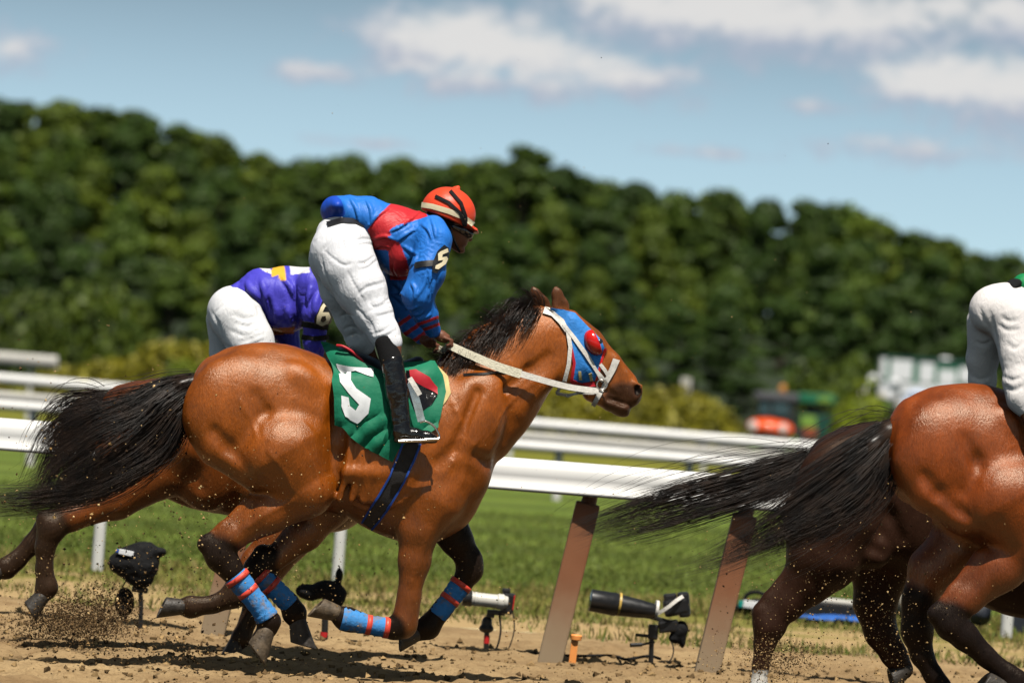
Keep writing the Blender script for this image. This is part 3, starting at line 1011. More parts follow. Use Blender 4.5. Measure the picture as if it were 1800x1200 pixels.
    def sample(s, P):
        q = (P - s.lo) / s.h
        i = np.floor(q).astype(int)
        i = np.clip(i, 0, s.n - 2); t = np.clip(q - i, 0, 1)
        o = 0
        for c in range(8):
            a, b_, d = c & 1, (c >> 1) & 1, (c >> 2) & 1
            w = (t[..., 0] if a else 1 - t[..., 0]) * (t[..., 1] if b_ else 1 - t[..., 1]) * (t[..., 2] if d else 1 - t[..., 2])
            o = o + w * s.f[i[..., 0] + a, i[..., 1] + b_, i[..., 2] + d]
        return o

    def grad(s, P):
        e = s.h
        g = np.stack([s.sample(P + np.eye(3)[i] * e) - s.sample(P - np.eye(3)[i] * e) for i in range(3)], -1)
        return g / (np.linalg.norm(g, axis=-1)[..., None] + 1e-9)

    def surface(s):
        """surface nets -> local vertices, quads"""
        f = s.f; h = s.h
        ins = f < 0
        c = np.zeros(np.array(f.shape) - 1, np.uint8)
        for i in range(2):
            for j in range(2):
                for k in range(2):
                    c += ins[i:f.shape[0] - 1 + i, j:f.shape[1] - 1 + j, k:f.shape[2] - 1 + k]
        act = (c > 0) & (c < 8)
        idx = np.argwhere(act)
        vid = np.full(act.shape, -1, np.int64); vid[act] = np.arange(len(idx))
        acc = np.zeros((len(idx), 3)); cnt = np.zeros(len(idx))
        corner = {}
        for i in range(2):
            for j in range(2):
                for k in range(2):
                    corner[i, j, k] = f[idx[:, 0] + i, idx[:, 1] + j, idx[:, 2] + k].astype(np.float64)
        for ax in range(3):
            for o1 in range(2):
                for o2 in range(2):
                    A = [0, 0, 0]; A[(ax + 1) % 3] = o1; A[(ax + 2) % 3] = o2
                    B = list(A); B[ax] = 1
                    fa, fb = corner[tuple(A)], corner[tuple(B)]
                    m = (fa < 0) != (fb < 0)
                    t = np.where(m, fa / np.where(m, fa - fb, 1), 0)
                    p = np.tile(np.array(A, float), (len(idx), 1)); p[:, ax] = t
                    acc += p * m[:, None]; cnt += m
        V = s.lo + (idx + acc / np.maximum(cnt, 1)[:, None]) * h
        Fs = []
        for ax in range(3):
            a1, a2 = (ax + 1) % 3, (ax + 2) % 3
            sl0 = [slice(None)] * 3; sl1 = [slice(None)] * 3
            sl0[ax] = slice(0, -1); sl1[ax] = slice(1, None)
            x = ins[tuple(sl0)] != ins[tuple(sl1)]
            e = np.argwhere(x)
            e = e[(e[:, a1] > 0) & (e[:, a2] > 0) & (e[:, a1] < f.shape[a1] - 1) & (e[:, a2] < f.shape[a2] - 1)]
            flip = ins[tuple(e.T)]
            q = []
            for d1, d2 in ((1, 1), (0, 1), (0, 0), (1, 0)):
                g = e.copy(); g[:, a1] -= d1; g[:, a2] -= d2
                q.append(vid[tuple(g.T)])
            q = np.stack(q, 1)
            q[~flip] = q[~flip][:, ::-1]
            Fs.append(q)
        Fq = np.vstack(Fs)
        return V, Fq[(Fq >= 0).all(1)]

    def cast(s, px, py, v_from=0.55, v_to=-0.4, n=220):
        """first hit of the camera ray of each photo pixel with the solid, local coords"""
        px = np.asarray(px, float); py = np.asarray(py, float)
        A = s.fr.loc(px, py, np.full(px.shape, v_from)); B = s.fr.loc(px, py, np.full(px.shape, v_to))
        t = np.linspace(0, 1, n)
        P = A[:, None, :] + (B - A)[:, None, :] * t[None, :, None]
        val = s.sample(P)
        ins = val < 0
        hit = ins.any(1); k = np.where(hit, ins.argmax(1), val.argmin(1))
        k0 = np.maximum(k - 1, 0)
        r = np.arange(len(px))
        va, vb = val[r, k0], val[r, k]
        tt = np.where(hit & (k > 0), t[k0] + (t[k] - t[k0]) * va / np.where(va - vb == 0, 1, va - vb), t[k])
        return A + (B - A) * tt[:, None], hit


def lap_smooth(V, Fq, it=2, lam=0.5):
    n = len(V)
    E = np.vstack([Fq[:, [0, 1]], Fq[:, [1, 2]], Fq[:, [2, 3]], Fq[:, [3, 0]]])
    deg = np.bincount(E.ravel(), minlength=n)[:, None] + 1e-9
    for it_ in range(it * 2):
        S = np.zeros_like(V)
        for ax in range(3):
            S[:, ax] = np.bincount(E[:, 0], V[E[:, 1], ax], n) + np.bincount(E[:, 1], V[E[:, 0], ax], n)
        V = V + (S / deg - V) * (lam if it_ % 2 == 0 else -lam * 1.04)
    return V


def in_poly(px, py, poly):
    poly = np.asarray(poly, float); r = np.zeros(np.shape(px), bool)
    j = len(poly) - 1
    for i in range(len(poly)):
        xi, yi = poly[i]; xj, yj = poly[j]
        c = ((yi > py) != (yj > py)) & (px < (xj - xi) * (py - yi) / (yj - yi + 1e-12) + xi)
        r ^= c; j = i
    return r


def shell(name, V, Fx, nrm, th, mat, parent, smooth=True):
    """give an open patch (local->already world) a thickness along nrm"""
    n = len(V)
    V2 = np.vstack([V, V - nrm * th])
    E = {}
    for f in Fx:
        m = len(f)
        for i in range(m):
            a, b_ = f[i], f[(i + 1) % m]
            if (b_, a) in E: del E[(b_, a)]
            else: E[(a, b_)] = 1
    bm = bmesh.new()
    vv = [bm.verts.new(v) for v in V2]
    for f in Fx:
        try:
            bm.faces.new([vv[i] for i in f]); bm.faces.new([vv[i + n] for i in f][::-1])
        except ValueError: pass
    rim = set()
    for (a, b_) in E:
        try:
            bm.faces.new((vv[b_], vv[a], vv[a + n], vv[b_ + n])); rim.add((a, b_)); rim.add((a + n, b_ + n))
        except ValueError: pass
    bmesh.ops.recalc_face_normals(bm, faces=bm.faces)
    for a, b_ in rim:
        e = bm.edges.get((vv[a], vv[b_]))
        if e: e.smooth = False
    o = bm_obj(name, bm, mat, parent, smooth)
    return o


def tri_fill(poly, maxlen):
    """triangles filling an outline, evenly sized (constrained Delaunay)"""
    from mathutils.geometry import delaunay_2d_cdt
    B = []
    for p, q in zip(poly, list(poly[1:]) + [poly[0]]):
        n = max(1, int(math.ceil(math.hypot(q[0] - p[0], q[1] - p[1]) / maxlen)))
        B += [(p[0] + (q[0] - p[0]) * i / n, p[1] + (q[1] - p[1]) * i / n) for i in range(n)]
    Bp = np.array(B)
    lo, hi = Bp.min(0), Bp.max(0)
    gx, gy = np.meshgrid(np.arange(lo[0], hi[0], maxlen), np.arange(lo[1], hi[1], maxlen * .87))
    gx[1::2] += maxlen / 2
    gx, gy = gx.ravel(), gy.ravel()
    k = in_poly(gx, gy, Bp)
    G = np.column_stack([gx[k], gy[k]])
    if len(G):
        dm = np.min(np.hypot(G[:, None, 0] - Bp[None, :, 0], G[:, None, 1] - Bp[None, :, 1]), 1)
        G = G[dm > maxlen * .45]
    pts = [Vector(p) for p in B] + [Vector(p) for p in G]
    nb = len(B)
    v, e, f, _, _, _ = delaunay_2d_cdt(pts, [(i, (i + 1) % nb) for i in range(nb)], [], 0, 1e-4)
    P = np.array([tuple(q) for q in v])
    Fx = [list(t) for t in f]
    C = np.array([P[t].mean(0) for t in Fx])
    k = in_poly(C[:, 0], C[:, 1], Bp)
    return P, [t for t, ok in zip(Fx, k) if ok]


def drape(fld, name, poly, mat, parent, off=0.006, th=0.004, maxlen=7.0, fold=0.0, foldfreq=(7, 3), v_from=0.6, seed=1, relax=0):
    """a fitted piece laid on the solid: outline in photo pixels"""
    P, Fx = tri_fill(poly, maxlen)
    L, hit = fld.cast(P[:, 0], P[:, 1], v_from)
    if relax:
        nb = [set() for _ in P]
        for f in Fx:
            for i in f: nb[i].update(f)
        for _ in range(relax):
            L = np.array([L[list(s_)].mean(0) if s_ else L[i] for i, s_ in enumerate(nb)])
    g = fld.grad(L)
    o_ = off + (fold * fbm(L[:, [0, 2]] * np.array(foldfreq), 3, seed) if fold else 0 * L[:, 0])
    L = L + g * o_[:, None]
    W_ = fld.fr.to_world(L); nw = g @ fld.fr.M
    return shell(name, W_, Fx, nw, th, mat, parent)


def strip_poly(line, w):
    """polygon of a band of width w (px) along a px polyline"""
    p = np.asarray(line, float)
    w = np.broadcast_to(np.asarray(w, float), (len(p),))
    t = np.gradient(p, axis=0); t /= np.linalg.norm(t, axis=1)[:, None]
    n = np.column_stack([-t[:, 1], t[:, 0]]) * (w / 2)[:, None]
    return [tuple(a) for a in p + n] + [tuple(a) for a in (p - n)[::-1]]


def ribbon(name, pts, widths, th, mat, parent, facing=(0, -1, 0.15)):
    """flat band through world points, broad side toward `facing`"""
    p = np.asarray(pts, float); n = len(p)
    w = np.broadcast_to(np.asarray(widths, float), (n,))
    T = np.gradient(p, axis=0); T /= np.linalg.norm(T, axis=1)[:, None]
    S = np.cross(T, np.asarray(facing, float)); S /= np.linalg.norm(S, axis=1)[:, None]
    Nn = np.cross(S, T)
    V = np.stack([p + S * w[:, None] / 2 + Nn * th / 2, p - S * w[:, None] / 2 + Nn * th / 2, p - S * w[:, None] / 2 - Nn * th / 2, p + S * w[:, None] / 2 - Nn * th / 2], 1).reshape(-1, 3)
    i = np.arange(n - 1)[:, None]; j = np.arange(4)[None, :]
    a = i * 4 + j; b_ = i * 4 + (j + 1) % 4
    Fq = np.stack([a, b_, b_ + 4, a + 4], -1).reshape(-1, 4)
    Fq = np.vstack([Fq, [[0, 1, 2, 3]], [[4 * n - 1, 4 * n - 2, 4 * n - 3, 4 * n - 4]]])
    return mesh_np(name, V, Fq, mat, parent, smooth=False)


def hair(name, fr, guides, n, parent, root_spread=10, spread=26, r0=0.0016, seed=1, seg=14, flip=0.0, mat=None, vs=0.05, clump=9):
    """strands blended between guide lines; guides: list of [(px,py,v), ...] root first"""
    r = np.random.default_rng(seed)
    G = [smooth_path([fr.loc(p[0], p[1], p[2]) for p in g], seg) for g in guides]
    m = fr.s
    Vs, Fs, off = [], [], 0
    tt = np.linspace(0, 1, seg)
    ncl = max(1, n // clump)
    cl_w = r.random(ncl) * (len(G) - 1)
    cl_l = r.random(ncl) ** 0.8; cl_o = r.normal(size=(ncl, 3)); cl_p = r.random((ncl, 2)) * 6.28
    for i in range(n):
        c = r.integers(ncl)
        wv = np.clip(cl_w[c] + r.normal(0, 0.10), 0, len(G) - 1.001)
        a = int(wv); f = wv - a
        path = G[a] * (1 - f) + G[a + 1] * f
        own = r.normal(size=3) * np.array([1, 0, 1]) * m
        o = cl_o[c] * np.array([1, 0, 1]) * m * 0.9
        path = path + o[None, :] * (root_spread + (spread - root_spread) * np.sin(np.pi * np.clip(tt * .92, 0, 1))[:, None] ** .8) + own[None, :] * (root_spread * .6 + spread * .55 * (np.sin(tt * 2.6) * (1 - .75 * tt))[:, None])
        path[:, 1] += (cl_o[c, 1] * 0.7 + 0.4 * r.normal()) * vs * (0.25 + tt)
        wob = m * (spread * 0.30 + 4) * tt * (0.5 + cl_l[(c * 7) % ncl])
        path[:, 2] += wob * np.sin(tt * (5 + 3 * r.random()) + cl_p[c, 0])
        path[:, 0] += wob * 0.6 * np.sin(tt * 6 + cl_p[c, 1])
        L = (0.70 + 0.30 * cl_l[c]) * (0.86 + 0.14 * r.random())
        k = max(4, int(seg * L))
        path = path[:k]
        rr = r0 * (0.7 + 0.7 * r.random()) * (1 - 0.93 * np.linspace(0, 1, k) ** 2.2)
        V, Fq, _, _ = tube_np(fr.to_world(path), rr, 3)
        V = V[:-2]
        Vs.append(V); Fs.append(Fq + off); off += len(V)
    return mesh_np(name, np.vstack(Vs), np.vstack(Fs), mat or M_hair, parent)


def seg_dist(P, a, b):
    ba = b - a; t = np.clip(((P - a) @ ba) / (ba @ ba + 1e-9), 0, 1)
    return np.linalg.norm(P - a - t[:, None] * ba, axis=1), t


def sstep(x, a, b):
    t = np.clip((x - a) / (b - a), 0, 1); return t * t * (3 - 2 * t)


def shift_pts(lst, dx, dy, sc=1.0, c=(600, 750)):
    """move/scale pixel rows (px, py, ...) or stations"""
    return [((p[0] - c[0]) * sc + c[0] + dx, (p[1] - c[1]) * sc + c[1] + dy) + tuple(p[2:]) for p in lst]

# ================================================================== HORSES


def st_shift(st, dx, dy, sc=1.0, c=(600, 750)):
    return [((a[0] - c[0]) * sc + c[0] + dx, (a[1] - c[1]) * sc + c[1] + dy, (a[2] - c[1]) * sc + c[1] + dy, a[3]) for a in st]


class Horse:
    def __init__(s, fr, lo_px, hi_px, h, label, coat, dark, mat, v=0.46):
        s.fr = fr; s.coat = np.array(coat); s.dark = np.array(dark); s.mat = mat
        c = [fr.loc(x, y, vv) for x in (lo_px[0], hi_px[0]) for y in (lo_px[1], hi_px[1]) for vv in (-v, v)]
        s.fld = Field(fr, np.min(c, 0), np.max(c, 0), h)
        o = fr.O.copy()
        s.root = empty('racehorse', o, label, 'horse')
        s.black = []                # (a, b, ra, rb) dark points of the coat; also painted shade on a far forearm
        s.paint = []

    def limb(s, pts, lat=1.0, k=0.03, dark_from=None):
        s.fld.chain(pts, lat, k)
        if dark_from is not None:
            q = [(s.fr.loc(p[0], p[1], p[2]), p[3] * s.fr.s) for p in pts]
            for i in range(dark_from, len(q) - 1): s.black.append((q[i][0], q[i + 1][0], q[i][1], q[i + 1][1]))

    def skin(s, sm=1, name='body'):
        s.fld.smooth(sm)
        V, Fq = s.fld.surface()
        V = lap_smooth(V, Fq, 3)
        # slack skin, veins and muscle strands
        n1 = fbm(V * np.array([5.0, 5.0, 3.2]), 3, 31)
        g = s.fld.grad(V)
        n2_ = 1 - 2 * np.abs(vnoise(V * np.array([17.0, 17.0, 6.0]) + 0.35 * n1[:, None], 41))
        V = V + g * (0.0045 * n1 + 0.0016 * n2_)[:, None]
        Wv = s.fr.to_world(V)
        k = np.zeros(len(V))
        for a, b, ra, rb in s.black:
            d, t = seg_dist(V, a, b)
            r = ra + (rb - ra) * t
            k = np.maximum(k, 1 - sstep(d / r, 1.25, 1.9))
        blot = fbm(V * 2.6, 3, 8)
        c = s.coat[None, :] * (1 + 0.16 * blot)[:, None]
        px, py = proj(Wv)
        for fn in s.paint: c = fn(px, py, V, c)
        k = np.clip(k + 0.10 * fbm(V * 9, 2, 12) * (k > .02) * (k < .98), 0, 1)[:, None]
        c = c * (1 - k) + s.dark[None, :] * k
        s.body = mesh_np(name, Wv, Fq, s.mat, s.root, cols=c)
        return s.body

    def hoof(s, top, bot, v, r0, r1, tilt=0.0, mat=None, heel=0.0):
        """horn from the coronet (top px) to the sole (bot px); the sole is a flat cut, tilted in degrees"""
        A = s.fr.loc(top[0], top[1], v); B = s.fr.loc(bot[0], bot[1], v)
        m = s.fr.s
        ax = (B - A) / np.linalg.norm(B - A)
        R = max(r0, r1) * m * 1.6 + .02
        f = Field(s.fr, np.minimum(A, B) - R, np.maximum(A, B) + R, 0.0045)
        f.cone(A, B + ax * r1 * m, r0 * m, (r1 + (r1 - r0) * .4) * m, 1.0, .004)
        c, sn = math.cos(rad(tilt)), math.sin(rad(tilt))
        n = np.array([ax[0] * c - ax[2] * sn, 0, ax[0] * sn + ax[2] * c])
        U = f.ax[0][:, None, None]; V = f.ax[1][None, :, None]; Z = f.ax[2][None, None, :]
        f.f = np.maximum(f.f, ((U - B[0]) * n[0] + (Z - B[2]) * n[2] + 0 * V).astype(np.float32))
        # frog and hollow of the sole
        q = B + n * .002
        f.cone(q - n * .004, q + n * .03, r1 * m * .62, r1 * m * .7, 1.0, .006, 'sub')
        V_, Fq = f.surface(); V_ = lap_smooth(V_, Fq, 1)
        return mesh_np('hoof', s.fr.to_world(V_), Fq, mat or M_hoofd, s.root)

    def bandage(s, pts, tapes=(), n=20, lat=1.0, mat=None):
        """wrapped leg bandage along (px,py,v,r_px); tapes = positions 0..1"""
        P = smooth_path([s.fr.w(p[0], p[1], p[2]) for p in pts], n)
        r = np.interp(np.linspace(0, 1, n), np.linspace(0, 1, len(pts)), [p[3] for p in pts]) * s.fr.s
        r = r * (1 + 0.035 * np.sin(np.arange(n) * 2.1)); rr = r.copy(); rr[0] *= .9; rr[-1] *= .9
        o = tubes_obj('leg_bandage', [(P, rr)], mat or M_wrap, s.root, 18)
        for t in tapes:
            i = t * (n - 1); a = int(i); f = i - a
            c = P[a] * (1 - f) + P[min(a + 1, n - 1)] * f
            T = P[min(a + 1, n - 1)] - P[max(a - 1, 0)]; T /= np.linalg.norm(T)
            w = 5.0 * s.fr.s
            tp = tubes_obj('red_tape', [(np.array([c - T * w, c - T * w * .9, c + T * w * .9, c + T * w]), [r[a] * .9, r[a] * 1.05, r[a] * 1.05, r[a] * .9])], M_wrapr, None, 18)
            for v in tp.data.vertices: v.co -= Vector(parent_origin(s.root))
            tp.parent = o
        return o


# ------------------------------------------------------------------ horse 5 (in front)
FR5 = Frame(600, 750, 25.0, 9)
BAY = (0.275, 0.063, 0.0018); PTS = (0.013, 0.008, 0.006)
h5 = Horse(FR5, (295, 490), (1150, 1190), 0.0088, 'bright bay racehorse in green number 5 cloth, mid-gallop with blue hood', BAY, PTS, M_coat)
f5 = h5.fld
TRUNK5 = [(332, 676, 748, .05), (345, 650, 782, .13), (385, 619, 815, .205), (445, 603, 850, .25), (505, 606, 882, .262), (555, 622, 893, .250),
          (600, 642, 902, .228), (640, 652, 925, .255), (690, 652, 946, .28), (740, 645, 955, .27), (790, 640, 942, .24), (835, 652, 900, .19),
          (860, 690, 840, .12), (874, 725, 790, .05)]
f5.loft(TRUNK5, 0.02, 2.15)


def hindquarter(f, dx, dy, near=True, far=True, low=True):
    """muscle masses of the croup and thigh; measured on horse 5, moved by (dx, dy)"""
    for sg, on in ((1, near), (-1, far)):
        if not on: continue
        f.ell(415 + dx, 722 + dy, sg * .125, 92, 98, .145, 18, .05)          # gluteal and hamstring mass
        f.ell(505 + dx, 745 + dy, sg * .145, 62, 105, .125, -14, .05)        # thigh front
        f.ell(530 + dx, 668 + dy, sg * .185, 34, 22, .055, 40, .05)          # point of hip
        if low: f.chain([(352 + dx, 735 + dy, sg * .12, 26), (385 + dx, 785 + dy, sg * .14, 34), (455 + dx, 830 + dy, sg * .16, 36)], 1.0, .035)
        # lines between the muscles of croup and thigh, the fold of the flank
        for ln in ([(450, 695, 4), (470, 730, 7), (488, 770, 8), (508, 810, 5)], [(378, 758, 4), (402, 788, 7), (440, 818, 7), (480, 838, 4)], [(586, 690, 6), (590, 745, 9), (584, 800, 9), (572, 840, 6)]):
            f0 = f.copy() if sg > 0 else None
            P = np.array(ln, float)
            if sg > 0:
                L, _ = f0.cast(P[:, 0] + dx, P[:, 1] + dy, .5)
                g = f0.grad(L)
                for i in range(len(P) - 1): f.cone(L[i] + g[i] * .013, L[i + 1] + g[i + 1] * .013, P[i, 2] * f.fr.s, P[i + 1, 2] * f.fr.s, 1.0, .05, 'sub')


hindquarter(f5, 0, 0)
# ribs / flank
for i in range(6):
    x = 612 + i * 22
    f5.chain([(x + 6, 760, .250, 5), (x - 2, 830, .250, 5), (x - 16, 880, .222, 5)], 1.0, .05)
# shoulder, breast, withers
f5.ell(815, 760, .15, 62, 118, .115, 24, .05); f5.ell(815, 760, -.15, 62, 118, .115, 24, .05)
f5.ell(770, 858, .165, 58, 46, .095, -18, .04); f5.ell(770, 858, -.165, 58, 46, .095, -18, .04)
f5.ell(830, 836, .085, 30, 46, .10, 10, .05); f5.ell(824, 836, -.085, 28, 44, .09, 10, .05)
f5.chain([(838, 690, .225, 5), (800, 790, .275, 6), (770, 812, .28, 5)], 1.0, .05, 'sub')
f5.chain([(835, 800, .255, 5), (860, 815, .20, 6)], 1.0, .05, 'sub')
# neck
h5.limb([(825, 735, 0, 92), (862, 690, 0, 86), (893, 655, 0, 74), (930, 618, 0, 63), (958, 600, 0, 56)], .56, .05)
f5.chain([(905, 715, .07, 20), (950, 672, .06, 17), (980, 645, .05, 16)], 1.0, .04)                    # throat line
f5.chain([(880, 690, .155, 5), (930, 650, .128, 5), (965, 625, .115, 5)], 1.0, .04, 'sub')
f5.chain([(800, 632, 0, 20), (850, 596, 0, 18), (900, 565, 0, 15), (945, 553, 0, 13)], .8, .05)        # crest
# head
h5.limb([(985, 592, 0, 44), (1008, 618, 0, 48), (1045, 644, 0, 38), (1082, 676, 0, 29), (1104, 692, 0, 26)], .62, .03)
f5.ell(998, 630, .058, 44, 46, .042, 0, .02); f5.ell(998, 630, -.058, 44, 46, .042, 0, .02)              # cheek plates
f5.chain([(1000, 566, 0, 22), (1040, 598, 0, 18), (1075, 633, 0, 13), (1106, 668, 0, 12)], 1.25, .03)    # face line
f5.ell(1050, 605, .072, 17, 12, .026, 40, .02); f5.ell(1050, 605, -.072, 17, 12, .026, 40, .02)          # brow
f5.chain([(1040, 690, .0, 17), (1070, 706, 0, 15), (1092, 716, 0, 16)], 1.3, .02)                        # lower jaw
f5.ell(1090, 721, 0, 19, 11, .040, 22, .012)
f5.ell(1113, 688, .034, 14, 19, .026, -10, .015); f5.ell(1113, 688, -.034, 14, 19, .026, -10, .015)      # nostrils
f5.ell(1120, 685, .060, 5.5, 10, .030, -14, .006, 'sub'); f5.ell(1120, 685, -.060, 5.5, 10, .030, -14, .006, 'sub')
f5.chain([(1114, 672, .052, 3), (1128, 678, .04, 3), (1129, 692, .04, 3)], 1.0, .008)
f5.chain([(1070, 700, .07, 4.5), (1095, 708, .062, 4.5), (1114, 712, .05, 4.5)], 2.2, .006, 'sub')
f5.chain([(1112, 706, 0, 7), (1100, 705, 0, 7)], 2.0, .012)       # mouth slit
f5.chain([(1020, 668, .10, 3), (1065, 672, .085, 3)], 1.0, .03, 'sub')
# ears
for sg, e in ((1, [(989, 560, 11), (985, 538, 15), (979, 516, 10), (976, 502, 3)]), (-1, [(962, 550, 11), (952, 532, 13), (941, 515, 9), (934, 503, 3)])):
    f5.chain([(a, b_, sg * .048, r) for a, b_, r in e], .6, .012)
    f5.chain([(a + 4, b_ + 2, sg * .048 + .026, r * .6) for a, b_, r in e[:3]], .5, .01, 'sub')
# near hind leg
h5.limb([(500, 800, .17, 82), (535, 858, .19, 52)], .9, .04)
h5.limb([(535, 862, .19, 46), (472, 903, .18, 34), (412, 942, .165, 21), (388, 962, .16, 21)], .8, .03)
f5.chain([(445, 890, .165, 22), (395, 930, .155, 13), (362, 955, .15, 13)], .7, .025)                     # hamstring tendon to the hock point
h5.limb([(364, 957, .15, 16), (388, 978, .155, 26), (404, 998, .16, 21), (428, 1028, .16, 16), (462, 1075, .16, 16), (472, 1092, .16, 21), (470, 1106, .16, 14), (459, 1120, .16, 16)], .75, .02, 0)
# far hind leg
h5.limb([(520, 800, -.17, 82), (572, 878, -.18, 50)], .9, .04)
h5.limb([(578, 880, -.18, 45), (535, 935, -.17, 32), (480, 985, -.16, 21)], .8, .03)
h5.limb([(462, 975, -.155, 20), (452, 1000, -.155, 24), (478, 1028, -.155, 16), (508, 1058, -.155, 16), (518, 1078, -.155, 20), (524, 1094, -.155, 14)], .8, .02, 0)
# near fore leg
h5.limb([(765, 880, .165, 50), (736, 930, .16, 36), (729, 985, .155, 27), (719, 1050, .15, 19), (713, 1088, .15, 20)], .8, .03)
h5.limb([(715, 1072, .15, 20), (708, 1098, .15, 23), (690, 1104, .15, 18), (650, 1098, .15, 15), (618, 1090, .15, 19), (606, 1086, .15, 20), (588, 1078, .15, 13)], .75, .02, 2)
# far fore leg
h5.limb([(775, 900, -.15, 46), (802, 948, -.15, 28), (826, 985, -.15, 21), (827, 1004, -.15, 21)], .8, .03, 1)  # dark from the forearm down: its shade painted into the coat
h5.limb([(826, 1000, -.15, 23), (810, 1030, -.15, 17), (778, 1070, -.15, 16), (752, 1102, -.15, 20), (728, 1114, -.15, 14)], .75, .02, 0)


def veins(f, lines, r=2.3):
    f0 = f.copy()
    for ln in lines:
        P = smooth_path([(x, y, 0) for x, y in ln], 10)[:, :2]
        L, _ = f0.cast(P[:, 0], P[:, 1], .5)
        g = f0.grad(L); m = f.fr.s
        A = L - g * (m * r * .25)
        for i in range(len(P) - 1): f.cone(A[i], A[i + 1], r * m, r * m * .95, 1.0, .012)


veins(f5, [[(945, 668), (915, 690), (885, 722), (868, 760)], [(795, 705), (812, 755), (802, 800), (780, 836)], [(742, 850), (700, 884), (655, 896), (622, 886)], [(515, 880), (470, 902), (430, 930)],
           [(742, 930), (733, 980), (722, 1030)], [(756, 930), (742, 975), (736, 1010)], [(1036, 655), (1062, 668), (1086, 690)], [(1020, 640), (1040, 655)], [(470, 790), (500, 830), (515, 862)], [(840, 770), (825, 800), (812, 850)],
           [(420, 700), (440, 735), (452, 770)], [(545, 800), (560, 840), (566, 872)]])


def face_paint(px, py, V, c):
    t = sstep(1 - np.hypot((px - 1099) / 52, (py - 708) / 44), 0, .35)[:, None]     # dark muzzle
    c = c * (1 - t * .88) + np.array([0.022, 0.014, 0.010]) * t * .88
    nz = (np.hypot((px - 1121) / 6.5, (py - 685) / 10) < 1)[:, None]
    c = np.where(nz, np.array([0.006, 0.004, 0.004]), c)
    e = (sstep(-py, -556, -532) * (px > 926) * (np.abs(V[:, 1]) > .02))[:, None]
    c = c * (1 - e * .75) + np.array([0.03, 0.016, 0.01]) * e * .75
    d = sstep(py, 820, 960)[:, None] * .5                                  # belly and elbows darkened: shade painted into the coat
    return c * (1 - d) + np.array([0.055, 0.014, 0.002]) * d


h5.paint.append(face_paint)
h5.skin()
h5.hoof((467, 1110), (450, 1148), .16, 16, 22, -30, M_hoof)
h5.hoof((524, 1096), (532, 1134), -.155, 16, 22, -28)
h5.hoof((588, 1076), (556, 1066), .15, 15, 20, -28, M_hoof)
h5.hoof((728, 1114), (703, 1125), -.15, 15, 19, -25)
h5.bandage([(413, 1010, .16, 22), (438, 1042, .16, 19), (460, 1070, .16, 19), (470, 1086, .16, 22)], (.06, .30))
h5.bandage([(456, 1008, -.155, 20), (485, 1036, -.155, 18), (510, 1062, -.155, 19)], (.06, .36))
h5.bandage([(682, 1103, .15, 18), (650, 1098, .15, 17), (622, 1091, .15, 20), (600, 1086, .15, 22)], (.03, .36))
h5.bandage([(812, 1024, -.15, 20), (790, 1054, -.15, 18), (768, 1082, -.15, 18)], (.05, .48))

# tack of horse 5
hood = [(966, 541), (990, 544), (1010, 551), (1026, 568), (1040, 582), (1056, 598), (1062, 612), (1053, 640), (1046, 668), (1024, 672), (1006, 668), (1011, 640), (1002, 600), (990, 566)]
ho = drape(f5, 'blinker_hood', hood, M_blue, h5.root, .006, .005, 6, .003, (22, 22), .3)


def sub_drape(parent, *a, **k):
    o = drape(*a[:2], *a[2:4], h5.root, **k)
    o.parent = parent
    for v in o.data.vertices: pass
    return o


def reparent(o, p):
    """make a piece built in the root's frame a child of a part that shares that frame"""
    o.parent = p
    return o


reparent(drape(f5, 'trim', strip_poly([(989, 563), (1001, 598), (1009, 638), (1004, 670)], 5), M_red, h5.root, .009, .006, 6, v_from=.3), ho)
reparent(drape(f5, 'trim', strip_poly([(1004, 671), (1022, 678), (1046, 675)], [10, 12, 9]), M_red, h5.root, .010, .006, 6, v_from=.3), ho)
reparent(drape(f5, 'trim', strip_poly([(1063, 612), (1055, 640), (1048, 668)], 4), M_redcup, h5.root, .009, .006, 6, v_from=.3), ho)
for (x0, y0, x1, y1) in ((1018, 652, 1019, 666), (1037, 655, 1040, 668)):
    reparent(drape(f5, 'tab', strip_poly([(x0, y0), (x1, y1)], 5), M_cream, h5.root, .011, .004, 5, v_from=.3), ho)
# blinker cup: a half dome
c0 = FR5.loc(1042, 604, .094)
fc = Field(FR5, c0 - .13, c0 + .13, .004)
fc.ell(1044, 602, .088, 17, 24, .056, -28, .01); fc.ell(1054, 598, .088, 17, 22, .050, -28, .004, 'sub')
V, Fq = fc.surface(); V = lap_smooth(V, Fq, 2)
mesh_np('blinker_cup', FR5.to_world(V), Fq, M_redcup, h5.root)
ev = FR5.w(1053, 601, .082)
bm = bmesh.new(); bmesh.ops.create_uvsphere(bm, u_segments=16, v_segments=10, radius=.021); bmesh.ops.translate(bm, verts=bm.verts, vec=Vector(ev))
bm_obj('eye', bm, M_glass, h5.root, True)
for nm, line, w, off in (('headpiece', [(955, 547), (972, 552), (986, 566), (996, 582)], [11, 12, 11, 8], .012),
                         ('cheek_strap', [(984, 564), (997, 582), (1002, 610), (999, 640), (992, 668)], 7, .013),
                         ('cheek_strap', [(990, 570), (1010, 597), (1030, 625), (1046, 650), (1060, 668)], 7, .015),
                         ('noseband', [(1082, 632), (1076, 648), (1067, 666), (1058, 684), (1049, 700), (1044, 710)], [11, 11, 9, 7, 8, 8], .012),
                         ('throat_latch', [(992, 666), (984, 678), (976, 690)], 4, .011),
                         ('chin_strap', [(976, 690), (1000, 693), (1020, 690), (1048, 690)], 5, .010),
                         ('noseband', [(1054, 640), (1062, 650), (1068, 660)], 6, .012)):
    drape(f5, nm, strip_poly(line, w), M_white, h5.root, off, .006, 6, v_from=.32)
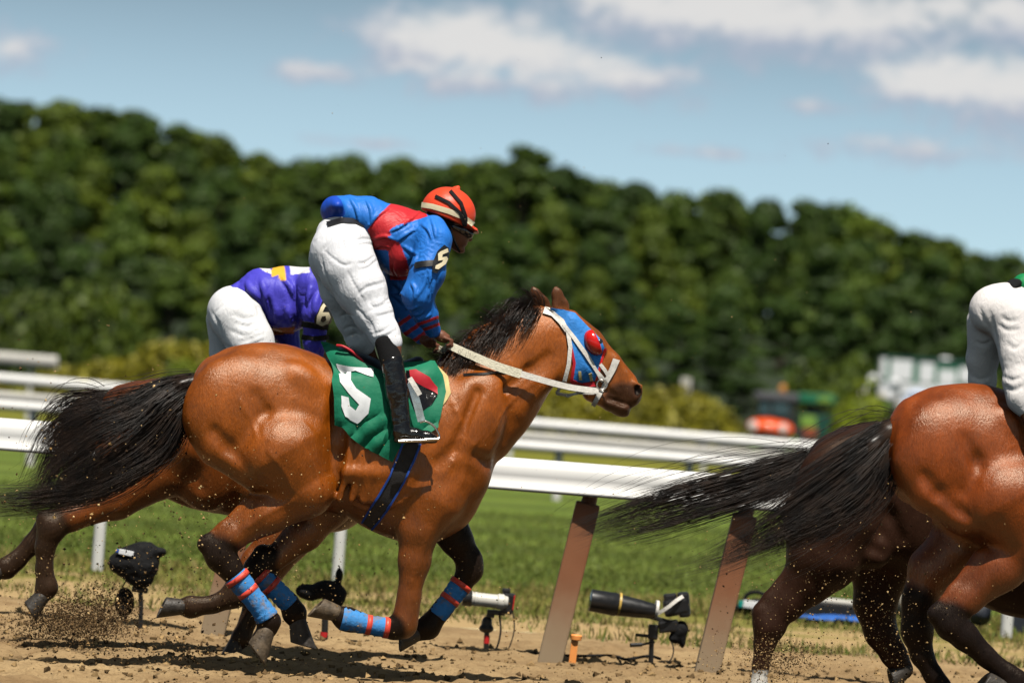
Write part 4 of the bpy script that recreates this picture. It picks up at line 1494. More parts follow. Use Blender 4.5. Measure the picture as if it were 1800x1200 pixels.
tubes_obj('bit_ring', [(np.array([FR5.w(1058 + 9 * math.cos(a), 676 + 9 * math.sin(a), .10) for a in np.linspace(0, 6.283, 22)]), .004)], M_metal, h5.root, 6)
drape(f5, 'neck_strap', strip_poly([(815, 660), (850, 658), (893, 652)], [5, 4, 3]), M_blk, h5.root, .006, .005, 8)
# girth
gp = [(706, 795), (700, 830), (684, 870), (660, 905), (628, 934)]
drape(f5, 'girth', strip_poly([(724, 775), (713, 806), (698, 840), (676, 878), (658, 905), (646, 922)], [30, 29, 28, 27, 26, 22]), M_girth, h5.root, .008, .008, 9)
for e in (-20, 20):
    L_ = strip_poly([(724, 775), (713, 806), (698, 840), (676, 878), (658, 905), (646, 922)], [29, 28, 27, 26, 25, 21])
    half = L_[:6] if e < 0 else L_[6:][::-1]
    drape(f5, 'girth_edge', strip_poly(half, 3.2), M_gblue, h5.root, .014, .006, 8)
# saddle, number cloth
fs = f5.copy()
fs.ell(650, 655, 0, 82, 34, .20, 20, .05); fs.ell(735, 665, 0, 50, 34, .20, 0, .05)
fs.ell(650, 720, .22, 90, 60, .075, 10, .06)
CLOTH = [(565, 606), (577, 607), (610, 622), (640, 640), (672, 655), (705, 640), (738, 636), (762, 640), (776, 660), (784, 690), (778, 715), (770, 752), (748, 764),
         (724, 770), (700, 790), (690, 812), (668, 800), (640, 786), (616, 768), (603, 750), (589, 745), (587, 690), (583, 655), (577, 625)]
for ln, q in (([(618, 768), (640, 745), (668, 728)], 5), ([(640, 788), (656, 770), (676, 756)], 5), ([(664, 800), (676, 782), (688, 760)], 4), ([(592, 700), (596, 725), (600, 750)], 3), ([(725, 765), (748, 752), (770, 742)], 4)):
    P = np.array(ln, float); L, _ = fs.cast(P[:, 0], P[:, 1], .6)
    g = fs.grad(L)
    for i in range(2): fs.cone(L[i] + g[i] * .006, L[i + 1] + g[i + 1] * .006, q * FR5.s, q * FR5.s, 1.0, .012, 'sub')
    L2 = L + np.array([.02, 0, -.025])
    for i in range(2): fs.cone(L2[i] - g[i] * .004, L2[i + 1] - g[i + 1] * .004, q * FR5.s, q * FR5.s, 1.0, .03)
cl = drape(fs, 'saddle_cloth', CLOTH, M_green, h5.root, .014, .006, 7, .013, (11, 7), seed=4)
NUM = [(595.5, 639), (655, 652), (655, 666), (618, 656), (616.5, 671), (626, 684), (651, 701), (647, 726), (628, 744), (605, 732), (600, 713), (600.5, 696), (613, 699), (615, 713), (625, 721), (631, 711), (612, 691), (599, 675)]
reparent(drape(fs, 'number', NUM, M_num, h5.root, .0185, .002, 4, .013, (11, 7), seed=4), cl)
drape(fs, 'under_pad', [(752, 636), (764, 640), (786, 662), (793, 692), (786, 704), (776, 716), (780, 690), (774, 662)], M_cream, h5.root, .009, .006, 8, .004)
fl = drape(fs, 'saddle_flap', [(716, 655), (730, 655), (752, 666), (766, 684), (768, 696), (758, 712), (742, 722), (726, 722), (716, 700)], M_boot, h5.root, .024, .008, 7)
reparent(drape(fs, 'red_panel', [(722, 655), (732, 654), (752, 664), (766, 682), (768, 697), (756, 688), (740, 676), (724, 666)], M_red, h5.root, .030, .005, 6), fl)
sd = Field(FR5, FR5.loc(560, 700, -.3), FR5.loc(760, 560, .3), .009)
sd.ell(652, 648, 0, 68, 20, .17, 22, .02); sd.chain([(605, 616, 0, 9), (625, 632, 0, 10), (645, 644, 0, 10)], 3.5, .02); sd.chain([(700, 648, 0, 10), (735, 636, 0, 10)], 3, .03)
V, Fq = sd.surface(); V = lap_smooth(V, Fq, 2)
sdo = mesh_np('saddle', FR5.to_world(V), Fq, M_blk, h5.root)
tubes_obj('cantle_piping', [(smooth_path([FR5.w(592, 607, .14), FR5.w(604, 609, .16), FR5.w(622, 620, .17), FR5.w(638, 636, .17)], 14), .0075)], M_red, h5.root, 8)
# stirrup leather and iron
ribbon('stirrup_leather', smooth_path([FR5.w(722, 672, .375), FR5.w(732, 705, .385), FR5.w(741, 740, .39)], 8), .040, .006, M_metal, h5.root)
ribbon('stirrup_leather', smooth_path([FR5.w(720, 664, .38), FR5.w(730, 680, .392), FR5.w(738, 694, .395)], 8), .026, .006, M_white, h5.root)
ring = [FR5.w(x, y, .385) for x, y in [(738, 742), (748, 740), (762, 748), (771, 762), (772, 771)]]
tubes_obj('stirrup_iron', [(smooth_path(ring, 16), .006), (np.array([FR5.w(700, 775, .40), FR5.w(735, 774, .40), FR5.w(772, 771, .40)]), .009)], M_metal, h5.root, 8)
# hair
tail5 = [[(334, 670, 0), (290, 682, .02), (240, 702, .04), (180, 714, .05), (125, 732, .05), (90, 768, .05), (62, 815, .05)],
         [(330, 676, .02), (285, 690, .05), (235, 722, .08), (175, 748, .1), (115, 790, .1), (50, 838, .1), (-30, 866, .1)],
         [(328, 686, .02), (290, 715, .07), (240, 765, .1), (190, 805, .12), (130, 845, .12), (60, 872, .12), (-20, 884, .12)],
         [(328, 700, .02), (305, 745, .06), (270, 800, .08), (205, 835, .1), (140, 862, .1), (70, 885, .1), (-10, 898, .1)],
         [(328, 700, 0), (312, 750, .03), (295, 790, .04), (240, 805, .04), (170, 815, .04), (95, 850, .04), (20, 880, .04)]]
hair('tail', FR5, tail5, 1250, h5.root, 7, 12, .0015, 3, 18, vs=.06, clump=26)
hair('tail', FR5, [[(330, 690, 0), (300, 740, .05), (250, 800, .09), (180, 845, .11), (90, 862, .11), (-20, 868, .11), (-130, 872, .11)],
                   [(330, 696, 0), (300, 760, .06), (240, 820, .10), (170, 860, .12), (70, 886, .12), (-30, 898, .12), (-130, 908, .12)]], 620, h5.root, 7, 10, .0016, 37, 18, vs=.03, clump=20)
hair('tail', FR5, tail5, 140, h5.root, 8, 24, .0012, 33, 18, vs=.07, clump=3)
dock = Field(FR5, FR5.loc(255, 740, -.15), FR5.loc(350, 640, .15), .009)
dock.chain([(345, 672, 0, 15), (318, 680, 0, 17), (285, 694, .02, 13), (260, 706, .03, 8)], 1, .02)
V, Fq = dock.surface(); mesh_np('dock', FR5.to_world(V), Fq, M_hair, h5.root)
mane = []
for t in np.linspace(0, 1, 9):
    x = 948 - 150 * t; y = 548 + 92 * t + 6 * math.sin(t * 3.1)
    mane.append([(x, y, .0), (x - 5, y - 16 + 4 * t, .01), (x - 16, y - 25 + 8 * t, .03), (x - 31, y - 22 + 10 * t, .05), (x - 48, y - 10 + 8 * t, .06)])
hair('mane', FR5, mane, 1300, h5.root, 6, 9, .0016, 5, 12, vs=.04, clump=16)
mane2 = []
for t in np.linspace(0, 1, 8):
    x = 948 - 145 * t; y = 546 + 90 * t
    mane2.append([(x, y, .0), (x - 10, y + 0, .07), (x - 20, y + 14, .12), (x - 30, y + 28 + 8 * t, .145), (x - 38, y + 40 + 12 * t, .16)])
hair('mane', FR5, mane2, 700, h5.root, 6, 8, .0016, 6, 11, vs=.012, clump=16)

# ------------------------------------------------------------------ horse 6 (behind, further from the camera)
FR6 = Frame(450, 760, 26.3, 9)
h6 = Horse(FR6, (-30, 520), (1080, 1185), 0.011, 'darker brown racehorse galloping behind horse 5, mostly hidden by it', (0.15, 0.034, 0.002), (0.030, 0.015, 0.008), M_coat)
f6 = h6.fld
TR6 = [(176, 706, 780, .05), (190, 688, 800, .12), (228, 672, 840, .19), (285, 664, 872, .23), (345, 664, 895, .24), (400, 672, 905, .24),
       (460, 680, 915, .25), (520, 684, 930, .26), (570, 684, 935, .255), (620, 684, 925, .23), (660, 690, 890, .18), (700, 715, 850, .12), (716, 745, 810, .05)]
f6.loft(TR6, .02, 2.15)
hindquarter(f6, -155, 48, True, True, False)
h6.limb([(655, 765, 0, 80), (700, 745, 0, 68), (740, 738, 0, 56), (770, 742, 0, 50)], .56, .05)
h6.limb([(750, 748, 0, 42), (775, 775, 0, 38), (800, 808, 0, 28), (812, 826, 0, 24)], .6, .03)
# near hind (stretched back, toe leaving the ground)
h6.limb([(310, 790, .14, 72), (285, 828, .15, 46), (205, 878, .14, 33), (130, 908, .13, 22), (92, 926, .13, 21)], .8, .03)
f6.chain([(205, 868, .14, 14), (120, 900, .13, 10), (80, 908, .13, 10)], .7, .02)
h6.limb([(78, 912, .13, 15), (90, 930, .13, 24), (80, 962, .13, 17), (78, 1000, .13, 15), (82, 1032, .13, 19), (72, 1050, .13, 14)], .75, .02, 0)
# far hind
h6.limb([(300, 790, -.14, 66), (262, 838, -.15, 42), (180, 882, -.15, 30), (105, 915, -.14, 20)], .8, .03)
h6.limb([(92, 908, -.14, 15), (84, 925, -.14, 22), (58, 955, -.14, 17), (28, 985, -.14, 16), (10, 998, -.14, 19), (-4, 1004, -.14, 14)], .75, .02, 0)
# near fore, folded with the cannon level
h6.limb([(560, 880, .14, 46), (500, 935, .14, 38), (450, 990, .14, 28), (420, 1030, .14, 23)], .8, .03)
h6.limb([(424, 1026, .14, 23), (412, 1046, .14, 22), (375, 1062, .14, 15), (335, 1066, .14, 19), (318, 1066, .14, 14)], .75, .02, 0)
# far fore, standing
h6.limb([(560, 890, -.14, 44), (510, 950, -.14, 34), (462, 1020, -.14, 24), (448, 1052, -.14, 21)], .8, .03)
h6.limb([(450, 1048, -.14, 21), (436, 1090, -.14, 15), (424, 1120, -.14, 17), (414, 1134, -.14, 14)], .75, .02, 0)
h6.skin()
h6.hoof((72, 1050), (52, 1074), .13, 14, 19, -20, M_hoofd)
h6.hoof((-2, 1003), (-16, 1012), -.14, 14, 17, -25)
h6.hoof((318, 1066), (284, 1066), .14, 14, 19, -26)
h6.hoof((414, 1132), (406, 1152), -.14, 14, 18, 40)
hair('tail', FR6, [[(182, 700, 0), (150, 704, 0), (112, 716, 0), (84, 748, 0), (66, 800, 0)], [(180, 712, 0), (150, 740, 0), (110, 790, 0), (80, 850, 0), (50, 890, 0)],
                   [(182, 720, 0), (165, 760, 0), (140, 820, 0), (105, 880, 0), (75, 910, 0)]], 800, h6.root, 8, 16, .0022, 9, 14, vs=.03)
hair('mane', FR6, [[(650, 690, 0), (636, 676, .02), (610, 680, .03), (585, 690, .04)], [(720, 692, 0), (700, 684, .02), (680, 690, .04), (660, 700, .05)], [(770, 700, 0), (755, 690, .02), (735, 694, .03), (715, 702, .04)]], 300, h6.root, 6, 8, .002, 10, 8)

# ------------------------------------------------------------------ dark horse at the right (further)
FRB = Frame(1640, 850, 25.7, 9)
hb = Horse(FRB, (1280, 600), (2260, 1290), 0.012, 'dark brown racehorse at the right, half hidden behind a bright bay', (0.030, 0.012, 0.007), (0.009, 0.006, 0.005), M_dcoat)
fb = hb.fld
dxB, dyB = 1076, 136
fb.loft(st_shift(TRUNK5, dxB, dyB, .98), .02, 2.15)
hindquarter(fb, dxB, dyB)
hb.limb(shift_pts([(825, 735, 0, 92), (862, 690, 0, 86), (893, 655, 0, 74), (930, 618, 0, 63), (958, 600, 0, 56)], dxB, dyB), .56, .05)
hb.limb(shift_pts([(985, 592, 0, 44), (1008, 618, 0, 48), (1045, 644, 0, 38), (1082, 676, 0, 29), (1104, 692, 0, 26)], dxB, dyB), .62, .03)
hb.limb([(1458, 920, .16, 84), (1448, 975, .17, 66), (1422, 1018, .16, 43), (1388, 1056, .15, 30), (1362, 1082, .15, 26)], .8, .03)
fb.chain([(1400, 1000, .15, 18), (1355, 1055, .15, 16), (1338, 1078, .15, 14)], .7, .02)
hb.limb([(1340, 1076, .15, 18), (1352, 1100, .15, 28), (1344, 1130, .15, 19), (1337, 1170, .15, 14), (1334, 1205, .15, 14), (1332, 1224, .15, 20), (1338, 1240, .15, 15)], .75, .02)
hb.limb([(1520, 930, -.15, 76), (1548, 1000, -.17, 52), (1538, 1060, -.16, 38), (1548, 1110, -.15, 28), (1572, 1150, -.15, 22), (1588, 1176, -.15, 18)], .8, .03)
hb.limb(shift_pts([(765, 880, .165, 52), (738, 930, .16, 41), (728, 985, .155, 32), (718, 1050, .15, 23), (712, 1100, .15, 20)], dxB + 60, dyB), .8, .03)
hb.limb(shift_pts([(775, 900, -.15, 48), (800, 948, -.15, 33), (826, 985, -.15, 24), (826, 1004, -.15, 23)], dxB, dyB), .8, .03)


def sock_paint(px, py, V, c):
    t = (sstep(py, 1176, 1180) * (np.abs(px - 1336) < 60))[:, None]
    return c * (1 - t) + np.array([0.62, 0.58, 0.52]) * t


hb.paint.append(sock_paint)
hb.skin()
hb.hoof((1338, 1240), (1348, 1262), .15, 15, 21, -20)
hb.hoof((1588, 1176), (1566, 1194), -.15, 16, 22, -22)
tailB = [[(1410, 800, 0), (1370, 812, 0), (1300, 830, .02), (1210, 850, .03), (1120, 880, .03), (1020, 918, .03), (960, 938, .03)],
         [(1410, 806, 0), (1360, 826, 0), (1280, 850, .02), (1200, 870, .03), (1110, 896, .03), (1020, 930, .03), (950, 950, .03)],
         [(1412, 814, 0), (1370, 840, .02), (1300, 866, .03), (1210, 892, .04), (1120, 918, .04), (1040, 940, .04), (970, 958, .04)],
         [(1414, 826, .02), (1385, 852, .03), (1320, 880, .04), (1240, 904, .05), (1150, 930, .05), (1070, 946, .05), (1000, 966, .05)]]
hair('tail', FRB, tailB, 560, hb.root, 8, 8, .0014, 13, 18, vs=.04, clump=26)
hair('tail', FRB, tailB, 90, hb.root, 11, 30, .0013, 34, 18, vs=.05, clump=3)
hair('mane', FRB, [[(p[0] + dxB, p[1] + dyB, p[2]) for p in g] for g in mane], 500, hb.root, 7, 15, .002, 15, 10)

# ------------------------------------------------------------------ bright bay at the right (nearest)
FRA = Frame(1850, 830, 24.2, 9)
ha = Horse(FRA, (1520, 560), (2420, 1290), 0.0105, 'glossy red bay racehorse at the right edge, seen from the croup back', (0.23, 0.042, 0.0014), (0.011, 0.007, 0.006), M_coat)
fa = ha.fld
dxA, dyA = 1246, 78
fa.loft(st_shift(TRUNK5, dxA - 12, dyA - 2, 1.03), .02, 2.15)
hindquarter(fa, dxA, dyA)
ha.limb(shift_pts([(825, 735, 0, 92), (862, 690, 0, 86), (893, 655, 0, 74), (930, 618, 0, 63), (958, 600, 0, 56)], dxA + 20, dyA), .56, .05)
ha.limb(shift_pts([(985, 592, 0, 44), (1008, 618, 0, 48), (1045, 644, 0, 38), (1082, 676, 0, 29), (1104, 692, 0, 26)], dxA + 20, dyA), .62, .03)
ha.limb([(1770, 880, .17, 84), (1812, 948, .19, 56)], .9, .04)
ha.limb([(1812, 950, .19, 50), (1760, 1000, .18, 39), (1705, 1050, .165, 25), (1672, 1082, .16, 23)], .8, .03)
fa.chain([(1730, 985, .165, 24), (1680, 1040, .155, 14), (1646, 1078, .15, 14)], .7, .025)
ha.limb([(1648, 1080, .15, 18), (1672, 1096, .155, 28), (1696, 1118, .16, 24), (1732, 1152, .16, 18), (1770, 1184, .16, 18), (1784, 1198, .16, 22), (1772, 1214, .16, 19)], .75, .02, 0)
ha.limb([(1720, 900, -.17, 84), (1690, 960, -.18, 58), (1640, 1000, -.17, 42), (1618, 1050, -.16, 30), (1612, 1100, -.16, 28)], .9, .04)
ha.limb([(1612, 1060, -.16, 26), (1612, 1110, -.16, 28), (1620, 1150, -.16, 20), (1640, 1186, -.16, 17), (1654, 1206, -.16, 20)], .75, .02, 0)
ha.limb(shift_pts([(765, 880, .165, 52), (738, 930, .16, 41), (728, 985, .155, 32), (718, 1050, .15, 23), (712, 1088, .15, 23), (690, 1104, .15, 20), (640, 1098, .15, 18)], dxA + 60, dyA), .8, .03)
ha.limb(shift_pts([(775, 900, -.15, 48), (800, 948, -.15, 33), (826, 985, -.15, 24), (810, 1030, -.15, 19), (778, 1070, -.15, 18)], dxA + 60, dyA), .8, .03)


def sock_paint2(px, py, V, c):
    t = (sstep(py - (px - 1640) * .5, 1186, 1190) * (np.abs(px - 1650) < 40) * (V[:, 1] < -.05))[:, None]
    d = sstep(py, 900, 1040)[:, None] * .5  # lower body darkened: painted shade mixed into the coat
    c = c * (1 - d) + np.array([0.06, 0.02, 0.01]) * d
    return c * (1 - t) + np.array([0.62, 0.58, 0.52]) * t


ha.paint.append(sock_paint2)
ha.skin()
ha.hoof((1770, 1212), (1724, 1200), .16, 18, 25, -26)
ha.hoof((1654, 1210), (1672, 1232), -.16, 16, 22, -30)
tailA = [[(1568, 746, 0), (1530, 766, .03), (1470, 806, .05), (1400, 850, .06), (1345, 890, .06), (1280, 935, .06), (1230, 968, .06)],
         [(1566, 756, 0), (1520, 790, .04), (1450, 842, .06), (1385, 890, .07), (1330, 930, .07), (1240, 978, .07), (1130, 1004, .07)],
         [(1564, 768, .02), (1520, 820, .06), (1460, 872, .08), (1395, 916, .09), (1330, 950, .09), (1230, 990, .09), (1100, 1012, .09)],
         [(1562, 780, .02), (1530, 845, .06), (1480, 898, .08), (1415, 938, .09), (1345, 966, .09), (1240, 998, .09), (1110, 1018, .09)],
         [(1562, 785, .02), (1560, 830, .05), (1545, 870, .07), (1500, 910, .08), (1440, 940, .08), (1350, 972, .08), (1240, 1000, .08)]]
hair('tail', FRA, tailA, 950, ha.root, 8, 10, .0014, 17, 18, vs=.05, clump=26)
hair('tail', FRA, tailA, 140, ha.root, 11, 32, .0013, 35, 18, vs=.06, clump=3)
dk = Field(FRA, FRA.loc(1470, 840, -.15), FRA.loc(1600, 720, .2), .009)
dk.chain([(1580, 752, 0, 18), (1560, 762, 0, 20), (1532, 784, .02, 16), (1505, 812, .03, 9)], 1, .02)
V, Fq = dk.surface(); mesh_np('dock', FRA.to_world(V), Fq, M_hair, ha.root)
hair('mane', FRA, [[(p[0] + dxA + 20, p[1] + dyA, p[2]) for p in g] for g in mane], 500, ha.root, 7, 15, .002, 18, 10)
drape(fa, 'saddle_cloth', [(1818, 700), (1840, 702), (1990, 712), (2030, 740), (2030, 830), (1960, 880), (1860, 850), (1822, 800)], M_cream, ha.root, .012, .008, 16, .008)

# ================================================================== JOCKEYS


class Rider:
    def __init__(s, fr, lo_px, hi_px, label, h=.0075, v=.50):
        s.fr = fr; s.h = h
        c = [fr.loc(x, y, vv) for x in (lo_px[0], hi_px[0]) for y in (lo_px[1], hi_px[1]) for vv in (-v, v)]
        s.lo, s.hi = np.min(c, 0), np.max(c, 0)
        o = fr.w((lo_px[0] + hi_px[0]) / 2, hi_px[1], 0)
        s.root = empty('person', o, label, 'person')
    def field(s, h=None): return Field(s.fr, s.lo, s.hi, h or s.h)
    def make(s, name, f, mat, col, paint=None, fold=0.0, freq=(14, 14, 8), sm=0, seed=3, parent=None, shear=0.6):
        f.smooth(sm)
        V, Fq = f.surface(); V = lap_smooth(V, Fq, 1)
        if fold:
            q = V.copy(); q[:, 2] += shear * q[:, 0]
            n = fbm(q * np.array(freq), 3, seed)
            rdg = 1 - 2 * np.abs(fbm(q * np.array(freq) * .8 + 5, 2, seed + 7))
            q2 = V * np.array([9.0, 9.0, 30.0]); q2[:, 2] += 14 * V[:, 0] + 6 * n     # cross-wise pulled creases
            cr = np.maximum(0, 1 - 3.0 * np.abs(fbm(q2, 2, seed + 11))) * sstep(fbm(V * 5.0, 2, seed + 5), -.1, .25)
            V = V + f.grad(V) * (fold * (0.4 * n + 0.3 * rdg) - fold * .5 * cr)[:, None]
        Wv = s.fr.to_world(V)
        c = np.tile(np.array(col, float), (len(V), 1))
        if paint is not None:
            px, py = proj(Wv); c = paint(px, py, V, c)
        return mesh_np(name, Wv, Fq, mat, parent or s.root, cols=c)


def recolor(c, mask, col):
    c[mask] = col
    return c


def creases(f, lines, r=1.7, depth=.5, k=.007, ridge=True, v_from=.5):
    """pulled folds in cloth: a groove along each px line with a raised lip beside it"""
    f0 = f.copy()
    for ln in lines:
        P = smooth_path([(x, y, 0) for x, y in ln], 9)[:, :2]
        L, hit = f0.cast(P[:, 0], P[:, 1], v_from)
        g = f0.grad(L)
        m = f.fr.s
        w = np.sin(np.linspace(0.25, math.pi - .25, len(P)))
        A = L + g * (m * r * (1 - depth * .9))
        for i in range(len(P) - 1): f.cone(A[i], A[i + 1], r * m * w[i] + .001, r * m * w[i + 1] + .001, 1.0, k, 'sub')
        if ridge:
            t = np.gradient(L, axis=0); t /= np.linalg.norm(t, axis=1)[:, None] + 1e-9
            sd = np.cross(t, g)
            B = L + sd * (m * r * 2.3) - g * (m * r * .35)
            for i in range(len(P) - 1): f.cone(B[i], B[i + 1], r * m * w[i] + .001, r * m * w[i + 1] + .001, 1.0, k * 1.6)


SK_D = (0.16, 0.060, 0.032); BLUE5 = (0.018, 0.17, 0.62); RED5 = (0.55, 0.022, 0.030)
j5 = Rider(FR5, (525, 318), (860, 800), 'jockey in blue and red silks and white breeches crouching over horse 5')
# body (one skin), hidden under clothes except face, ears, hands
b = j5.field(.0062)
b.chain([(612, 420, 0, 24), (645, 408, 0, 24), (690, 415, 0, 32), (740, 414, 0, 32)], 1.2, .03)
b.chain([(755, 408, 0, 19), (780, 404, 0, 18)], 1.1, .02)                                       # neck
b.ell(798, 396, 0, 31, 36, .078, 25, .02)                                                       # skull
b.ell(806, 417, 0, 19, 24, .058, 20, .015)                                                      # face
b.chain([(817, 408, 0, 6), (826, 420, 0, 5)], 1.0, .008)                                        # nose
b.ell(808, 438, 0, 10, 7, .035, 20, .012)                                                       # chin
b.chain([(815, 428, 0, 4), (818, 430, 0, 3)], 3.0, .006)                                        # lips
b.ell(789, 405, .078, 7, 10, .012, 15, .006); b.ell(790, 405, .088, 3, 6, .006, 15, .004, 'sub')
for sg in (1, -1):
    b.ell(816, 410, sg * .032, 5, 4, .014, 20, .006, 'sub')
for sg, arm in ((1, [(757, 415, .17, 22), (748, 480, .24, 19), (732, 520, .24, 17), (748, 555, .18, 13), (764, 584, .10, 9)]),
                (-1, [(735, 420, -.17, 22), (700, 480, -.22, 18), (697, 535, -.24, 15), (722, 575, -.17, 11), (745, 597, -.07, 8)])):
    b.chain(arm, 1.0, .02)
for sg, leg in ((1, [(605, 440, .1, 40), (655, 552, .2, 25), (690, 610, .28, 14), (706, 745, .335, 10)]), (-1, [(590, 470, -.1, 34), (625, 572, -.19, 20), (655, 640, -.3, 12), (690, 745, -.335, 10)])):
    b.chain(leg, 1.0, .02)


def hand(f, wx, wy, v, dx, dy, sg):
    """hand closed on the rein: palm and five bent fingers; (dx,dy) px toward the knuckles"""
    f.chain([(wx, wy, v, 8), (wx + dx * .55, wy + dy * .55, v, 10), (wx + dx, wy + dy, v, 9)], 1.0, .010)
    for i, t in enumerate((-.034, -.012, .010, .031)):
        L = (0.9, 1.05, 1.0, .8)[i]
        kx, ky = wx + dx * 1.05, wy + dy * 1.05
        vv = v + t
        f.chain([(kx, ky, vv, 3.2), (kx + 11 * L, ky + 4 * L, vv, 3.0), (kx + 12 * L, ky + 13 * L, vv, 2.7), (kx + 3, ky + 16 * L, vv, 2.4)], 1.0, .003)
    f.chain([(wx + dx * .3, wy + dy * .3, v + sg * .030, 4), (wx + dx * .8, wy + dy * .3 - 3, v + sg * .045, 3.6), (wx + dx * 1.4, wy + dy * .6, v + sg * .038, 3)], 1.0, .004)


hand(b, 766, 586, .10, 16, 8, -1)
hand(b, 747, 598, -.06, 12, 5, 1)
j5.make('body', b, M_skin, SK_D, lambda px, py, V, c: recolor(recolor(c, (py < 402) & (px > 760) & (px < 792) & (np.abs(V[:, 1]) < .2), (0.012, 0.010, 0.009)), (py > 426) & (py < 433) & (px > 812) & (np.abs(V[:, 1]) < .04), (0.13, 0.04, 0.03)))
# breeches
p = j5.field(.0056)
p.ell(608, 420, 0, 54, 44, .175, 20, .04)
p.chain([(600, 440, .09, 50), (612, 470, .12, 50), (634, 508, .16, 44), (656, 552, .2, 33), (676, 586, .25, 25), (687, 602, .275, 20)], .95, .03)
p.chain([(590, 455, -.09, 46), (598, 510, -.13, 34), (618, 560, -.18, 27), (632, 592, -.21, 24), (640, 606, -.23, 19)], .95, .03)
p.ell(569, 440, .085, 20, 36, .09, 10, .05); p.ell(572, 445, -.085, 20, 36, .09, 10, .05)
p.chain([(560, 440, 0, 5), (575, 490, 0, 7), (600, 520, 0, 8)], 1, .05, 'sub')
creases(p, [[(565, 450), (570, 475), (582, 505), (600, 530)], [(570, 441), (588, 456), (604, 466), (620, 463)], [(624, 424), (638, 420), (655, 421)], [(628, 433), (642, 429), (657, 430)],
            [(630, 463), (643, 461), (658, 450)], [(634, 474), (648, 470), (664, 456)], [(640, 504), (660, 500), (681, 494)], [(628, 519), (645, 506), (676, 500)],
            [(648, 520), (654, 538), (668, 537), (684, 524)], [(650, 546), (668, 540), (688, 530)], [(652, 588), (672, 582), (690, 570)], [(656, 597), (678, 591), (696, 580)],
            [(646, 558), (655, 575), (660, 592)], [(662, 556), (676, 553), (692, 548)], [(600, 404), (604, 430), (612, 450)], [(585, 402), (578, 425), (568, 440)],
            [(612, 478), (622, 500), (640, 530)], [(625, 540), (640, 556), (652, 580)]], 1.5, .35, .010, False)
creases(p, [[(575, 490), (583, 510), (592, 530)], [(598, 556), (610, 552), (622, 556)], [(604, 580), (616, 574), (630, 578)], [(608, 594), (622, 587), (636, 592)]], 1.5, .35, .010, False)
j5.make('breeches', p, M_breech, (0.76, 0.76, 0.80), None, .0028, (22, 22, 11), seed=3)
wb = drape(p, 'waistband', strip_poly([(576, 396), (600, 389), (625, 390), (648, 400), (658, 412)], 8), M_black, j5.root, .010, .005, 7)
# silk shirt
t = j5.field(.0056)
t.chain([(586, 372, 0, 22), (612, 374, 0, 29), (645, 384, 0, 37), (690, 410, 0, 48), (732, 422, 0, 50)], 1.28, .03)
t.ell(702, 448, 0, 42, 38, .18, 0, .04)
t.ell(588, 362, 0, 17, 16, .15, -20, .03)
t.ell(757, 418, .15, 30, 40, .085, 10, .03); t.ell(742, 420, -.15, 30, 40, .085, 10, .03)
t.chain([(764, 422, .19, 31), (752, 478, .24, 30), (734, 520, .245, 27)], 1, .025)
t.chain([(734, 518, .245, 26), (748, 553, .19, 21), (760, 580, .125, 14)], 1, .02)
t.chain([(735, 428, -.17, 32), (702, 480, -.22, 28), (697, 530, -.235, 24)], 1, .025)
t.chain([(697, 530, -.235, 23), (722, 574, -.17, 17), (740, 592, -.10, 13)], 1, .02)
t.chain([(586, 378, .0, 15), (606, 384, .0, 14), (626, 392, 0, 10)], 6.0, .015, 'sub') if False else None
creases(t, [[(612, 350), (622, 368), (628, 392)], [(650, 402), (664, 384), (690, 366)], [(686, 411), (705, 402), (724, 388), (742, 372)], [(700, 428), (712, 418), (735, 405)],
            [(705, 435), (722, 446), (738, 452)], [(718, 476), (730, 462), (738, 444)], [(738, 396), (750, 408), (756, 425)], [(754, 384), (760, 402), (762, 420)], [(655, 440), (670, 434), (684, 438)],
            [(660, 424), (676, 420), (692, 425)], [(690, 462), (692, 475), (700, 490)], [(744, 484), (740, 500), (728, 520)], [(752, 480), (752, 500), (748, 520)], [(712, 540), (724, 546), (738, 540)],
            [(720, 552), (734, 556), (748, 548)], [(736, 566), (746, 562), (758, 556)], [(640, 352), (648, 370), (650, 392)], [(720, 500), (726, 512), (722, 530)], [(760, 490), (757, 505), (756, 520)]], 1.9)
creases(t, [[(690, 500), (700, 510), (708, 524)], [(686, 520), (698, 528), (708, 540)]], 2.2)
REDP = [(693, 352), (742, 366), (752, 380), (716, 392), (686, 410), (704, 430), (716, 460), (722, 492), (686, 492), (683, 441), (655, 438), (646, 404), (668, 376)]


def silk5(px, py, V, c):
    torso = V[:, 1] < .185
    c = recolor(c, in_poly(px, py, REDP) & torso, RED5)
    for a in ([(733, 571), (772, 557)], [(738, 582), (776, 568)]):
        c = recolor(c, in_poly(px, py, strip_poly(a, 5.5)) & (V[:, 1] > .05), RED5)
    for a in ([(694, 575), (722, 556)], [(708, 590), (736, 571)], [(722, 603), (748, 584)]):
        c = recolor(c, in_poly(px, py, strip_poly(a, 7)) & (V[:, 1] < .0), RED5)
    c = recolor(c, (px < 606) & in_poly(px, py, [(560, 340), (592, 344), (600, 352), (608, 376), (575, 402), (560, 402)]), (0.010, 0.07, 0.50))
    return c


